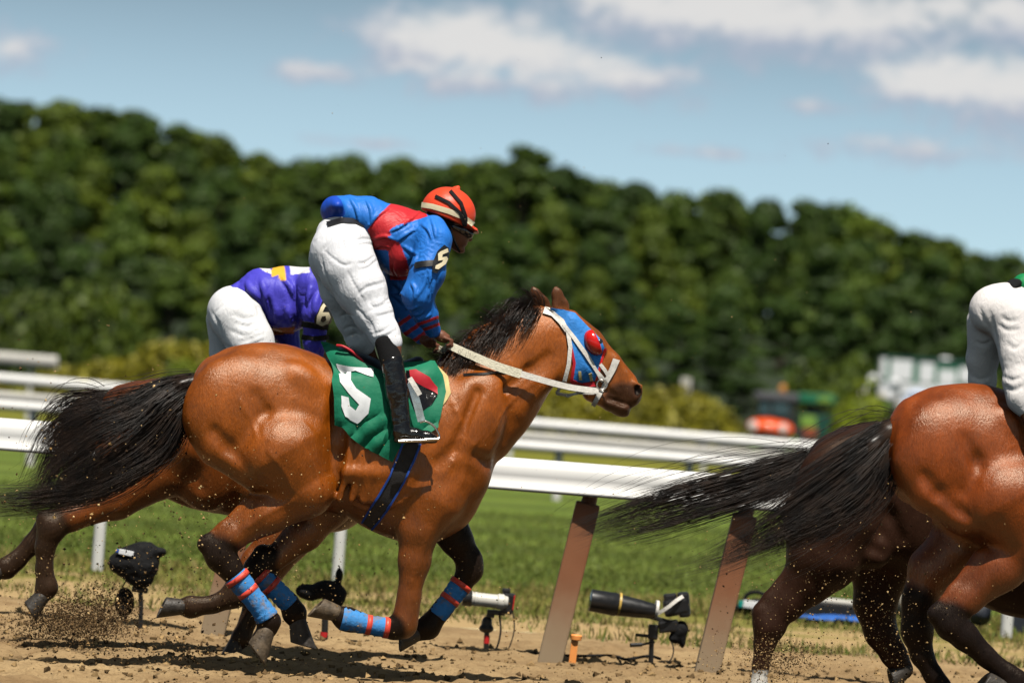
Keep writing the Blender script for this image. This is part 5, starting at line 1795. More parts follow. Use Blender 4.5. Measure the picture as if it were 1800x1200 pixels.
j5.make('shirt', t, M_silk, BLUE5, silk5, .006, (13, 13, 8), seed=9)
ab = drape(t, 'number_armband', [(779, 431), (786, 436), (786, 452), (778, 468), (766, 480), (759, 478), (760, 462), (768, 442)], M_black, j5.root, .012, .006, 6, v_from=.5)
reparent(drape(t, 'number', [(768, 447), (772, 443), (783, 437), (784, 443), (775, 448), (774, 453), (781, 451), (783, 455), (779, 465), (768, 474), (763, 473), (764, 468), (774, 462), (776, 458), (768, 460)], M_helmband, j5.root, .017, .004, 3, v_from=.5), ab)
drape(t, 'armband_strap', strip_poly([(730, 468), (742, 465), (762, 463)], 10), M_black, j5.root, .010, .005, 6, v_from=.5)
# boots
for sg, name in ((1, 'boot'), (-1, 'boot')):
    k = j5.field(.006)
    k.chain([(690, 640, sg * .315, 20), (698, 690, sg * .33, 20), (704, 735, sg * .34, 16), (706, 756, sg * .345, 17)], .85, .015)
    k.chain([(704, 762, sg * .345, 13), (730, 764, sg * .35, 12), (752, 767, sg * .35, 9), (764, 770, sg * .35, 6)], 1.0, .015)
    k.chain([(696, 772, sg * .345, 5), (764, 775, sg * .35, 4)], 1.6, .006)
    V, Fq = k.surface(); V = lap_smooth(V, Fq, 2)
    V = V + k.grad(V) * (.004 * fbm(V * np.array([22, 22, 30]), 2, 4))[:, None]
    bo = mesh_np(name, FR5.to_world(V), Fq, M_boot, j5.root)
    kk = j5.field(.006)
    kk.chain([(678, 602, sg * .285, 19), (690, 642, sg * .31, 20)], .9, .01)
    V, Fq = kk.surface()
    mesh_np('gaiter', FR5.to_world(lap_smooth(V, Fq, 2)), Fq, M_sock, j5.root)


def helmet(j, cx, cy, rx, ry, rv, rot, mat, label=None, band=True):
    """dome with a peak; cut along its brim"""
    fr = j.fr
    c = fr.loc(cx, cy, 0)
    f = Field(fr, c - .27, c + .27, .0055)
    f.ell(cx, cy, 0, rx, ry, rv, rot, .01)
    a = rad(-rot)
    n = np.array([math.sin(a), 0, -math.cos(a)])       # downward in the tilted helmet
    d0 = ry * fr.s * .30
    U = f.ax[0][:, None, None]; V = f.ax[1][None, :, None]; Z = f.ax[2][None, None, :]
    f.f = np.maximum(f.f, ((U - c[0]) * n[0] + (Z - c[2]) * n[2] + 0 * V - d0).astype(np.float32))
    ca, sa = math.cos(rad(rot)), math.sin(rad(rot))
    def at(u, w): return (cx + u * rx * ca - w * ry * sa, cy + u * rx * sa + w * ry * ca)
    pk = [at(.72, .22), at(1.10, .30), at(1.22, .36)]
    f.chain([(*pk[0], 0, 7), (*pk[1], 0, 4), (*pk[2], 0, 2.2)], 5.0, .012)
    f.chain([(*at(-.02, -.98), 0, 6), (*at(.02, -1.05), 0, 4)], 1, .01)
    Vv, Fq = f.surface(); Vv = lap_smooth(Vv, Fq, 2)
    h = mesh_np('helmet', fr.to_world(Vv), Fq, mat, j.root)
    if band:
        ln = [at(-.98, .06), at(-.6, -.02), at(0, -.06), at(.55, -.04), at(.97, .10)]
        reparent(drape(f, 'band', strip_poly(ln, 9), M_helmband, j.root, .004, .004, 5, v_from=.25, v_to=-.2) if False else drape(f, 'band', strip_poly(ln, 9), M_helmband, j.root, .004, .004, 5, v_from=.25), h)
        for ln2 in ([at(-.62, -.42), at(-.1, -.36), at(.40, -.14), at(.68, .24)], [at(-.2, -.80), at(.30, -.50), at(.60, -.10), at(.74, .24)]):
            reparent(drape(f, 'strap', strip_poly(ln2, 5.5), M_blackcloth, j.root, .008, .004, 5, v_from=.25), h)
    return f


helmet(j5, 788, 374, 49, 45, .128, 20, M_helm)
tubes_obj('chin_strap', [(smooth_path([FR5.w(790, 398, .095), FR5.w(798, 422, .075), FR5.w(808, 443, .03)], 10), .006)], M_blackcloth, j5.root, 6)
g = j5.field(.005)
g.chain([(814, 405, .058, 8), (823, 411, .028, 9), (825, 412, 0, 7), (823, 411, -.028, 9)], 1.0, .01); g.chain([(797, 398, .088, 4), (806, 402, .076, 5), (815, 405, .058, 6)], 1, .01)
V, Fq = g.surface(); mesh_np('goggles', FR5.to_world(lap_smooth(V, Fq, 2)), Fq, M_glass, j5.root)
nk = j5.field(.006)
nk.chain([(760, 404, 0, 24), (776, 402, 0, 23)], 1.2, .02); nk.chain([(768, 390, 0, 24), (786, 392, 0, 27)], 1.02, .02)
V, Fq = nk.surface(); mesh_np('neck_cloth', FR5.to_world(lap_smooth(V, Fq, 2)), Fq, M_blackcloth, j5.root)
# reins held by the rider run to the bit
rr = smooth_path([FR5.w(788, 606, .10), FR5.w(830, 625, .15), FR5.w(880, 646, .185), FR5.w(940, 664, .175), FR5.w(1000, 680, .13), FR5.w(1052, 687, .10)], 26)
rn = empty('rein', rr[0], 'pale rubber-grip rein running from the jockey to the bit of horse 5', 'rein')
k1 = 13
ribbon('grip', rr[:k1 + 1], np.linspace(.040, .048, k1 + 1), .006, M_rein, rn)
ribbon('strap', rr[k1:], np.linspace(.034, .030, len(rr) - k1), .005, M_white, rn)
r2 = smooth_path([FR5.w(768, 612, -.05), FR5.w(840, 630, -.14), FR5.w(900, 650, -.175), FR5.w(980, 676, -.13), FR5.w(1054, 690, -.09)], 20)
ribbon('strap', r2, .034, .005, M_rein, rn)
ribbon('strap', smooth_path([FR5.w(788, 606, .10), FR5.w(780, 614, .03), FR5.w(768, 612, -.05)], 8), .03, .005, M_rein, rn)

# ------------------------------------------------------------------ jockey 6
BL6 = (0.065, 0.055, 0.52)
j6 = Rider(FR6, (345, 440), (680, 800), 'jockey in purple-blue silks and white breeches bending over the horse behind', .0095)
b = j6.field(.0085)
b.chain([(420, 545, 0, 34), (480, 520, 0, 32), (545, 510, 0, 32), (578, 510, 0, 16), (600, 508, 0, 22)], 1.2, .03)
b.chain([(548, 505, .17, 20), (556, 560, .2, 14), (552, 615, .16, 10), (590, 630, .06, 8)], 1, .02); b.chain([(520, 510, -.17, 20), (505, 590, -.2, 14), (520, 640, -.16, 10), (580, 640, -.06, 8)], 1, .02)
b.chain([(415, 560, .1, 36), (450, 640, .2, 24), (500, 760, .27, 12)], 1, .02); b.chain([(405, 570, -.1, 34), (425, 650, -.2, 22), (490, 760, -.27, 12)], 1, .02)
b.ell(608, 524, 0, 17, 20, .055, 10, .01)
hand(b, 590, 630, .06, 14, 6, -1); hand(b, 580, 640, -.06, 14, 6, 1)
j6.make('body', b, M_skin, (0.30, 0.14, 0.085))
p = j6.field()
p.ell(412, 548, 0, 48, 46, .175, 10, .04)
p.chain([(418, 560, .10, 47), (440, 600, .16, 40), (468, 660, .21, 28), (478, 690, .24, 20)], .95, .03)
p.chain([(402, 565, -.10, 40), (398, 620, -.15, 28), (425, 670, -.2, 22)], .95, .03)
creases(p, [[(372, 548), (384, 570), (392, 600)], [(410, 552), (430, 560), (452, 556)], [(412, 566), (434, 574), (456, 566)], [(404, 580), (430, 590), (456, 580)], [(420, 600), (440, 596), (462, 586)],
            [(430, 612), (448, 604), (466, 598)], [(408, 505), (398, 530), (376, 550)], [(440, 520), (452, 538), (456, 556)], [(385, 592), (395, 606), (412, 616)]], 1.7, .35, .014, False)
j6.make('breeches', p, M_breech, (0.74, 0.74, 0.76), None, .003, (13, 13, 7), seed=13)
for sg in (1, -1):
    k = j6.field()
    k.chain([(484, 700, sg * .26, 19), (500, 760, sg * .3, 16), (505, 800, sg * .3, 15)], .9, .01); k.chain([(505, 796, sg * .3, 12), (545, 798, sg * .3, 8)], 1, .01)
    V, Fq = k.surface(); mesh_np('boot', FR6.to_world(lap_smooth(V, Fq, 2)), Fq, M_boot, j6.root)
t = j6.field()
t.chain([(420, 520, 0, 24), (460, 515, 0, 40), (505, 515, 0, 44), (545, 508, 0, 38)], 1.3, .04)
t.ell(500, 545, 0, 48, 40, .19, 5, .04)
t.chain([(550, 502, .17, 30), (556, 550, .21, 25), (552, 605, .17, 18), (556, 622, .15, 13)], 1, .03); t.chain([(522, 510, -.17, 30), (500, 575, -.2, 24), (512, 625, -.17, 16)], 1, .03)
creases(t, [[(428, 500), (436, 515), (452, 530)], [(452, 496), (460, 520), (464, 545)], [(490, 490), (506, 510), (512, 530)], [(520, 500), (522, 530), (526, 560)], [(540, 500), (536, 522), (540, 545)],
            [(470, 520), (478, 545), (480, 570)], [(556, 510), (548, 528), (546, 548)], [(498, 540), (500, 556), (504, 574)]], 3.2, k=.010)
j6.make('shirt', t, M_silk, BL6, lambda px, py, V, c: recolor(recolor(recolor(c, in_poly(px, py, [(450, 466), (474, 466), (480, 482), (466, 478)]) | in_poly(px, py, [(508, 466), (545, 466), (545, 479), (510, 483)]), (.66, .64, .66)),
        in_poly(px, py, [(478, 464), (500, 464), (504, 493), (493, 493), (489, 483), (477, 487)]), (.72, .40, .03)),
        in_poly(px, py, [(470, 578), (518, 574), (518, 586), (470, 590)]) & (V[:, 1] < .19), (.55, .13, .02)), .016, (9, 9, 5), seed=21)
ab = drape(t, 'number_armband', [(566, 528), (580, 532), (584, 545), (578, 566), (566, 573), (553, 568), (553, 558)], M_black, j6.root, .014, .006, 6, v_from=.5)
SIX = [(568, 533), (578, 536), (577, 541), (569, 540), (565, 549), (574, 549), (577, 556), (573, 566), (564, 570), (556, 566), (557, 554), (562, 541)]
reparent(drape(t, 'number', SIX, M_helmband, j6.root, .019, .004, 3, v_from=.5), ab)
reparent(drape(t, 'number_hole', [(564, 555), (569, 554), (570, 560), (565, 564), (562, 561)], M_black, j6.root, .022, .004, 3, v_from=.5), ab)
drape(t, 'arm_strap', strip_poly([(534, 568), (555, 571), (574, 574)], 10), M_blackcloth, j6.root, .014, .005, 6, v_from=.5)
drape(t, 'arm_strap', strip_poly([(534, 592), (552, 594), (574, 592)], 9), M_blackcloth, j6.root, .014, .005, 6, v_from=.5)
helmet(j6, 600, 492, 44, 40, .125, 20, simple('purple_helmet_cover', BL6, .45), band=False)
c6 = drape(f6, 'saddle_cloth', [(420, 650), (470, 668), (560, 672), (600, 700), (590, 790), (520, 820), (440, 800), (428, 720)], M_num, h6.root, .014, .008, 14, .006)

# ------------------------------------------------------------------ jockey at the right edge
jr = Rider(FRA, (1640, 400), (2120, 830), 'jockey at the right edge in pinkish white breeches and green silks', .0095)
b = jr.field(.009)
b.chain([(1775, 560, 0, 36), (1850, 515, 0, 34), (1920, 505, 0, 34), (1965, 500, 0, 18), (1990, 500, 0, 26)], 1.25, .03)
b.ell(1996, 516, 0, 18, 22, .06, 10, .01)
b.chain([(1920, 505, .18, 22), (1915, 590, .24, 17), (1960, 650, .12, 10)], 1, .02); b.chain([(1905, 505, -.18, 22), (1890, 590, -.24, 17), (1945, 655, -.1, 10)], 1, .02)
b.chain([(1785, 570, .1, 34), (1797, 690, .24, 16), (1850, 800, .3, 12)], 1, .02); b.chain([(1742, 575, -.1, 26), (1727, 690, -.21, 14), (1780, 800, -.3, 12)], 1, .02)
hand(b, 1960, 650, .12, 16, 8, -1); hand(b, 1945, 655, -.1, 14, 6, 1)
jr.make('body', b, M_skin, (0.30, 0.14, 0.085))
p = jr.field(.0085)
p.ell(1775, 548, 0, 66, 50, .185, 12, .04)
p.chain([(1792, 570, .10, 52), (1797, 625, .18, 38), (1795, 672, .23, 31), (1796, 700, .26, 25), (1806, 716, .28, 20)], .95, .03)
p.chain([(1742, 570, -.10, 44), (1727, 630, -.17, 27), (1727, 668, -.2, 23), (1729, 692, -.22, 20)], .95, .03)
p.ell(1735, 545, .05, 30, 36, .10, 10, .05)
creases(p, [[(1722, 540), (1728, 560), (1742, 580)], [(1740, 545), (1745, 570), (1752, 596)], [(1760, 556), (1772, 564), (1790, 562)], [(1756, 570), (1770, 580), (1792, 578)],
            [(1770, 602), (1784, 612), (1800, 600)], [(1762, 660), (1780, 668), (1798, 660)], [(1766, 680), (1782, 686), (1798, 678)], [(1710, 660), (1722, 668), (1740, 662)],
            [(1708, 676), (1724, 682), (1740, 676)], [(1716, 600), (1728, 606), (1742, 600)]], 1.7, .35, .014, False)
jr.make('breeches', p, M_breech, (0.72, 0.68, 0.67), None, .0035, (15, 15, 8), seed=33)
for sg in (1, -1):
    k = jr.field()
    k.chain([(1808, 722, sg * .29, 17), (1836, 790, sg * .33, 16), (1836, 815, sg * .33, 14)], .9, .01); k.chain([(1836, 812, sg * .33, 11), (1880, 816, sg * .33, 8)], 1, .01)
    V, Fq = k.surface(); mesh_np('boot', FRA.to_world(lap_smooth(V, Fq, 2)), Fq, M_boot, jr.root)
t = jr.field()
t.chain([(1800, 503, 0, 22), (1845, 505, 0, 42), (1890, 502, 0, 48), (1925, 502, 0, 46)], 1.28, .03)
t.chain([(1922, 508, .18, 30), (1915, 585, .24, 26), (1950, 638, .14, 14)], 1, .03); t.chain([(1905, 508, -.18, 30), (1890, 585, -.24, 26), (1935, 645, -.12, 14)], 1, .03)
jr.make('shirt', t, M_silk, (0.008, 0.22, 0.07), None, .010, (10, 10, 6), seed=41)
vest = jr.field(); vest.chain([(1774, 506, 0, 10), (1784, 498, 0, 9)], 4.0, .02)
V, Fq = vest.surface(); mesh_np('safety_vest', FRA.to_world(lap_smooth(V, Fq, 2)), Fq, M_blackcloth, jr.root)
helmet(jr, 1988, 488, 48, 44, .128, 15, simple('green_helmet_cover', (0.01, .2, .07), .45), band=False)

# ================================================================== CAMERAS ALONG THE RAIL, MARKER, BAGS
M_lensw = simple('pale_lens_barrel', (0.62, 0.59, 0.53), 0.4, var=0.05)
M_redp = simple('red_paint', (0.55, 0.02, 0.02), 0.4)
M_orange = simple('orange_plastic', (0.98, 0.36, 0.09), 0.5, var=0.06)
M_gold = simple('gold_ring', (0.55, 0.36, 0.08), 0.4)
M_bluec = simple('blue_fabric', (0.02, 0.11, 0.42), 0.7, var=0.2, bump=0.4)
M_navy = simple('navy_fabric', (0.008, 0.012, 0.022), 0.7, var=0.3, bump=0.3)
M_teal = simple('teal_plastic', (0.0, 0.28, 0.24), 0.5)


def frc(px, py, d): return Frame(px, py, d, 0)


def lathe_part(name, a, axis, prof, mat, root, seg=24):
    bm = bmesh.new(); add_lathe(bm, a, axis, prof, seg)
    return bm_obj(name, bm, mat, root, True)


def cloth_lump(name, fr, ops, mat, root, h=.006, fold=.008, seed=2, freq=(16, 16, 16)):
    P = np.array([fr.loc(o[0], o[1], o[2]) for o in ops]); R = max(o[3] for o in ops) * fr.s * 1.3 + .03
    f = Field(fr, P.min(0) - R, P.max(0) + R, h)
    for o in ops: f.ell(o[0], o[1], o[2], o[3], o[4], o[5], o[6] if len(o) > 6 else 0, .02)
    V, Fq = f.surface(); V = lap_smooth(V, Fq, 2)
    if fold: V = V + f.grad(V) * (fold * fbm(V * np.array(freq), 3, seed))[:, None]
    return mesh_np(name, fr.to_world(V), Fq, mat, root)


# left: camera under a black rain cover, on a pole
d = 28.3
fr = frc(245, 1000, d); m_ = d / F
root = empty('remote_camera', ground_pt(246, 1112), 'camera bundled in a black rain cover on a pole, leftmost along the rail', 'camera')
cloth_lump('rain_cover', fr, [(212, 988, .02, 20, 20, .07), (240, 990, 0, 40, 34, .10, 10), (255, 968, 0, 30, 16, .07, 5), (285, 968, 0, 9, 8, .04), (244, 1016, 0, 26, 16, .07)], M_blackcloth, root, .007, .012)
bm = bmesh.new(); add_box(bm, pw(222, 971, d - .09), (26 * m_, .02, 9 * m_), Matrix.Rotation(rad(8), 3, 'Y'), .003); bm_obj('white_label', bm, M_num, root)
bm = bmesh.new(); add_box(bm, pw(209, 968, d - .085), (10 * m_, .02, 6 * m_), Matrix.Rotation(rad(8), 3, 'Y'), .003); bm_obj('blue_label', bm, M_gblue, root)
tubes_obj('pole', [(np.array([pw(246, 1025, d), pw(248, 1060, d), pw(246, 1118, d)]), .014)], M_black, root, 10)
lathe_part('clamp', pw(232, 1034, d), (1, 0, -.07), [(0, .012), (.004, .018), (.09, .018), (.096, .012)], M_black, root)
cloth_lump('sandbag', fr, [(219, 1058, -.06, 17, 26, .05)], M_blackcloth, root, .006, .006)
tubes_obj('cord', [(smooth_path([pw(222, 1020, d), pw(216, 1030, d + .04), pw(218, 1036, d + .05)], 8), .004)], M_blackcloth, root, 6)

# second: dark camera behind the forelegs of horse 5
d = 28.5
fr = frc(570, 1045, d)
root = empty('remote_camera', ground_pt(570, 1132), 'dark camera with red band on its stand, behind the forelegs of horse 5', 'camera')
cloth_lump('rain_cover', fr, [(540, 1040, .0, 22, 14, .06, 10), (575, 1036, 0, 26, 18, .07), (592, 1048, 0, 16, 22, .06), (596, 1012, 0, 7, 16, .04), (580, 1064, 0, 18, 10, .05)], M_blackcloth, root, .007, .010, 5)
tubes_obj('pole', [(np.array([pw(572, 1066, d), pw(570, 1140, d)]), .020)], M_black, root, 12)
tubes_obj('red_band', [(np.array([pw(570, 1110, d), pw(569, 1119, d)]), .024)], M_redp, root, 12)

# third: pale tele lens on a small stand
d = 28.9; m_ = d / F
root = empty('remote_camera', ground_pt(862, 1148), 'camera with a pale telephoto lens on a low stand, left of the slanting post', 'camera')
ax = pw(905, 1060, d) - pw(815, 1050, d); ax = ax / np.linalg.norm(ax) + np.array([0, .12, 0])
lathe_part('lens', pw(813, 1050, d - .1), ax, [(0, .040), (.004, .046), (.06, .046), (.063, .040), (.07, .040), (.072, .044), (.085, .044), (.088, .041), (.21, .041), (.215, .047), (.25, .047), (.255, .040), (.275, .036)], M_lensw, root)
lathe_part('lens_hood', pw(812, 1050, d - .105), ax, [(0, .034), (.002, .0475), (.055, .0475), (.058, .045), (.06, .030)], M_black, root)
lathe_part('front_glass', pw(811.5, 1050, d - .107), ax, [(0, .025), (.003, .034), (.006, .034)], M_glass, root)
bm = bmesh.new(); add_box(bm, pw(893, 1060, d), (.075, .13, .125), Matrix.Rotation(rad(4), 3, 'Y'), .012); add_box(bm, pw(890, 1038, d), (.05, .07, .03), None, .01); bm_obj('camera_body', bm, M_black, root)
bm = bmesh.new(); add_box(bm, pw(903, 1058, d - .02), (.008, .10, .09), Matrix.Rotation(rad(4), 3, 'Y'), .003); bm_obj('red_strap', bm, M_redp, root)
bm = bmesh.new(); add_box(bm, pw(872, 1076, d), (.11, .05, .03), None, .006); add_box(bm, pw(862, 1082, d), (.05, .04, .02), None, .004); bm_obj('mount_plate', bm, M_black, root)
cloth_lump('ball_head', fr := frc(856, 1100, d), [(856, 1092, 0, 9, 10, .03), (855, 1104, 0, 13, 8, .035)], M_black, root, .005, 0)
tubes_obj('pole', [(np.array([pw(856, 1105, d), pw(854, 1150, d)]), .016)], M_black, root, 10)
tubes_obj('red_band', [(np.array([pw(856, 1116, d), pw(855, 1130, d)]), .0185)], M_redp, root, 10)
tubes_obj('cable', [(smooth_path([pw(878, 1080, d - .04), pw(880, 1110, d - .1), pw(872, 1140, d - .1), pw(858, 1148, d - .05), pw(884, 1150, d - .1)], 22), .006), (smooth_path([pw(902, 1078, d), pw(904, 1105, d - .05), pw(896, 1135, d - .08), pw(884, 1150, d - .1)], 18), .004)], M_blackcloth, root, 6)

# fourth: long black lens
d = 28.7
root = empty('remote_camera', ground_pt(1146, 1162), 'big black telephoto camera with a gold lens ring, right of the orange marker', 'camera')
ax = pw(1150, 1072, d) - pw(1045, 1053, d); ax = ax / np.linalg.norm(ax) + np.array([0, .10, 0])
lathe_part('lens', pw(1037, 1054, d - .12), ax, [(0, .050), (.003, .066), (.16, .070), (.165, .066), (.17, .066), (.30, .056), (.34, .050), (.38, .048), (.40, .040)], M_black, root, 28)
lathe_part('gold_ring', pw(1086, 1061, d - .105), ax, [(0, .066), (.001, .0705), (.014, .0705), (.015, .066)], M_gold, root, 28)
lathe_part('front_glass', pw(1036, 1054, d - .125), ax, [(0, .03), (.004, .05), (.008, .05)], M_glass, root)
lathe_part('band', pw(1151, 1070, d - .07), ax, [(0, .050), (.001, .055), (.018, .055), (.02, .050)], M_white, root, 24)
bm = bmesh.new()
add_box(bm, pw(1188, 1066, d), (.15, .13, .10), Matrix.Rotation(rad(-14), 3, 'Y'), .02); add_box(bm, pw(1178, 1050, d), (.08, .08, .05), Matrix.Rotation(rad(-10), 3, 'Y'), .014); add_box(bm, pw(1202, 1062, d), (.07, .12, .15), Matrix.Rotation(rad(-8), 3, 'Y'), .018)
bm_obj('camera_body', bm, M_black, root)
ribbon('neck_strap', smooth_path([pw(1155, 1078, d - .08), pw(1172, 1068, d - .10), pw(1190, 1054, d - .09), pw(1203, 1046, d - .05)], 12), .022, .004, M_white, root)
bm = bmesh.new(); add_box(bm, pw(1160, 1088, d), (.20, .06, .025), Matrix.Rotation(rad(12), 3, 'Y'), .005); add_box(bm, pw(1175, 1100, d), (.12, .09, .07), Matrix.Rotation(rad(-10), 3, 'Y'), .012); add_box(bm, pw(1148, 1110, d), (.06, .05, .09), None, .01)
bm_obj('tripod_head', bm, M_black, root)
cloth_lump('hanging_cover', frc(1195, 1115, d), [(1194, 1108, .0, 14, 18, .05, 20), (1186, 1122, 0, 12, 8, .04), (1200, 1126, 0, 5, 12, .03)], M_blackcloth, root, .006, .01)
tubes_obj('handle', [(np.array([pw(1118, 1115, d - .05), pw(1150, 1118, d)]), .010), (np.array([pw(1108, 1133, d - .06), pw(1128, 1132, d - .04)]), .013), (np.array([pw(1128, 1132, d - .04), pw(1150, 1128, d)]), .008)], M_black, root, 10)
tubes_obj('pole', [(np.array([pw(1146, 1110, d), pw(1144, 1166, d)]), .015)], M_black, root, 10)
tubes_obj('cable', [(smooth_path([pw(1176, 1118, d), pw(1184, 1140, d - .05), pw(1178, 1160, d - .08), pw(1160, 1163, d - .1)], 16), .004)], M_blackcloth, root, 6)
# cable lying on the sand between the stands
cp = [(905, 1151), (960, 1155), (1015, 1158), (1060, 1157), (1085, 1159), (1100, 1164), (1140, 1158), (1160, 1163)]
o = tubes_obj('cable', [(smooth_path([ground_pt(x, y) + np.array([0, 0, .02]) for x, y in cp], 40), .009)], M_blackcloth, None, 6)
tag(o, 'thin black cable lying on the sand between the two tele lens cameras', 'cable')
# orange marker
g = ground_pt(1008, 1165)
root = empty('marker', g, 'small orange plastic marker stake beside the slanting brown post', 'marker')
bm = bmesh.new(); add_box(bm, g + np.array([-.004, 0, .07]), (.042, .03, .16), Matrix.Rotation(rad(3), 3, 'Y'), .004); bm_obj('stake', bm, M_orange, root)
lathe_part('cap', g + np.array([.004, 0, .135]), (.05, 0, 1), [(0, .024), (.004, .034), (.028, .036), (.034, .030)], M_orange, root, 16)

# on the lawn edge behind the dark horse: bag with strap, folded blue mat, sitting photographer
d = 35.5; m_ = d / F
g = ground_pt(1325, 1080)
root = empty('camera_bag', g, 'black bag with a white flap and looped strap on the grass right of the post', 'bag')
cloth_lump('pouch', frc(1325, 1066, d), [(1318, 1070, 0, 30, 11, .10), (1335, 1064, 0, 20, 12, .09)], M_blackcloth, root, .009, .012)
bm = bmesh.new(); add_box(bm, pw(1321, 1062, d - .13), (.125, .02, .055), Matrix.Rotation(rad(4), 3, 'Y'), .006); bm_obj('white_flap', bm, M_num, root)
bm = bmesh.new(); add_box(bm, pw(1303, 1061, d - .10), (.035, .03, .05), None, .006); bm_obj('teal_buckle', bm, M_teal, root)
tubes_obj('strap', [(smooth_path([pw(1306, 1066, d), pw(1312, 1046, d), pw(1328, 1040, d), pw(1344, 1046, d), pw(1352, 1064, d)], 18), .017)], M_blackcloth, root, 8)
g = ground_pt(1465, 1092)
root = empty('equipment_case', g, 'low black equipment case with a pale lid on a blue mat, between the dark legs', 'case')
bm = bmesh.new(); add_box(bm, pw(1460, 1072, d), (.56, .35, .13), Matrix.Rotation(rad(2), 3, 'Y'), .02); bm_obj('case', bm, M_black, root)
bm = bmesh.new(); add_box(bm, pw(1452, 1055, d), (.42, .30, .035), Matrix.Rotation(rad(2), 3, 'Y'), .01); bm_obj('lid', bm, M_lensw, root)
g = ground_pt(1470, 1094)
o = cloth_lump('mat', frc(1475, 1088, d - .1), [(1440, 1086, 0, 46, 7, .25, 2), (1500, 1088, .02, 60, 8, .25, 2)], M_bluec, None, .010, .012)
tag(o, 'rumpled blue mat on the grass under the black equipment case', 'mat')
FRP = Frame(1590, 1070, 35.9, 0)
pr = Rider(FRP, (1500, 860), (1690, 1120), 'photographer in blue with bare legs sitting on the grass behind the horse legs', .012, .45)
b = pr.field(.011)
b.chain([(1595, 1060, 0, 24), (1590, 1000, 0, 22), (1586, 965, 0, 20), (1585, 945, 0, 9)], 1.3, .03)
b.ell(1583, 926, 0, 17, 21, .075, 0, .02); b.chain([(1570, 928, 0, 3), (1566, 932, 0, 3)], 1, .01); b.ell(1586, 928, .075, 3, 6, .015, 0, .01)
b.chain([(1590, 972, .16, 9), (1575, 1020, .2, 8), (1552, 1046, .12, 6)], 1, .02); b.chain([(1590, 972, -.16, 9), (1600, 1020, -.2, 8), (1570, 1046, -.1, 6)], 1, .02)
b.chain([(1600, 1066, .10, 17), (1551, 1040, .14, 14), (1546, 1086, .14, 9), (1536, 1092, .16, 7)], 1, .02); b.chain([(1605, 1062, -.10, 18), (1635, 1040, -.14, 14), (1644, 1086, -.14, 10), (1636, 1096, -.05, 8)], 1, .02)
hand(b, 1556, 1044, .12, -10, 2, 1); hand(b, 1572, 1044, -.1, -10, 2, -1)
pr.make('body', b, M_skin, (0.42, 0.19, 0.11))
t = pr.field(.011)
t.chain([(1596, 1046, 0, 28), (1590, 1000, 0, 26), (1587, 968, 0, 24)], 1.35, .03); t.chain([(1590, 972, .17, 13), (1580, 1005, .2, 12)], 1, .02); t.chain([(1590, 972, -.17, 13), (1598, 1005, -.2, 12)], 1, .02)
pr.make('shirt', t, M_silk, (0.02, 0.12, 0.42), None, .008)
t = pr.field(.011)
t.chain([(1598, 1066, .07, 24), (1566, 1046, .13, 18)], 1, .02); t.chain([(1603, 1064, -.07, 24), (1626, 1046, -.13, 19)], 1, .02)
pr.make('shorts', t, M_silk, (0.30, 0.27, 0.22), None, .006)
t = pr.field(.011); t.ell(1584, 916, 0, 20, 15, .088, 0, .02); t.chain([(1572, 920, 0, 5), (1558, 924, 0, 3)], 3, .01)
V, Fq = t.surface(); mesh_np('cap', FRP.to_world(lap_smooth(V, Fq, 2)), Fq, M_navy, pr.root)
# dark navy case standing at the right edge
d = 35.6
g = ground_pt(1795, 1112)
root = empty('equipment_case', g, 'tall dark navy equipment case behind the white post at the right edge', 'trunk')
bm = bmesh.new(); add_box(bm, pw(1812, 1030, d), (.33, .35, .72), None, .02); bm_obj('shell', bm, M_navy, root)
bm = bmesh.new(); add_box(bm, pw(1812, 1000, d), (.336, .356, .02), None, .004); bm_obj('lid_seam', bm, M_black, root)
bm = bmesh.new(); add_box(bm, pw(1812, 1014, d - .18), (.10, .02, .03), None, .006); bm_obj('handle', bm, M_metal, root)
g = ground_pt(1722, 1098)
root = empty('camera_bag', g, 'dark navy rucksack on the grass behind the hock of the red bay', 'bag')
cloth_lump('sack', frc(1722, 1068, d), [(1722, 1076, 0, 22, 24, .12), (1720, 1052, 0, 16, 14, .09)], M_navy, root, .010, .014)
tubes_obj('strap', [(smooth_path([pw(1712, 1046, d), pw(1722, 1034, d), pw(1732, 1046, d)], 10), .012)], M_black, root, 8)

# ================================================================== FAR VEHICLES AND SIGNS
M_tred = simple('tractor_red', (0.85, 0.095, 0.012), 0.30, spec=0.5, coat=0.4, var=0.06)
M_tdark = simple('tractor_dark', (0.015, 0.020, 0.022), 0.5)
M_cabglass = simple('cab_glass', (0.02, 0.05, 0.06), 0.08, spec=0.6)
M_dkgreen = simple('dark_green_paint', (0.004, 0.055, 0.038), 0.45)
M_midgreen = simple('green_paint', (0.01, 0.15, 0.075), 0.45)
M_ygreen = simple('yellow_green_panel', (0.20, 0.35, 0.05), 0.5)
M_tyre = simple('tyre_rubber', (0.014, 0.014, 0.014), 0.85, var=0.3)
M_whitep = simple('white_vehicle_paint', (0.78, 0.79, 0.80), 0.3, coat=0.4, var=0.03)
M_lampg = simple('lamp_glass', (0.80, 0.72, 0.66), 0.12, spec=0.8)
M_amber = simple('amber_plastic', (0.55, 0.22, 0.04), 0.35)


def px_box(bm, x0, y0, x1, y1, d, dep, bevel=.02, dy=0.0):
    """box seen at px x0..x1, y0..y1 of depth d, `dep` metres deep"""
    c = pw((x0 + x1) / 2, (y0 + y1) / 2, d + dy); m = d / F
    return add_box(bm, c, ((x1 - x0) * m, dep, (y1 - y0) * m), None, bevel)


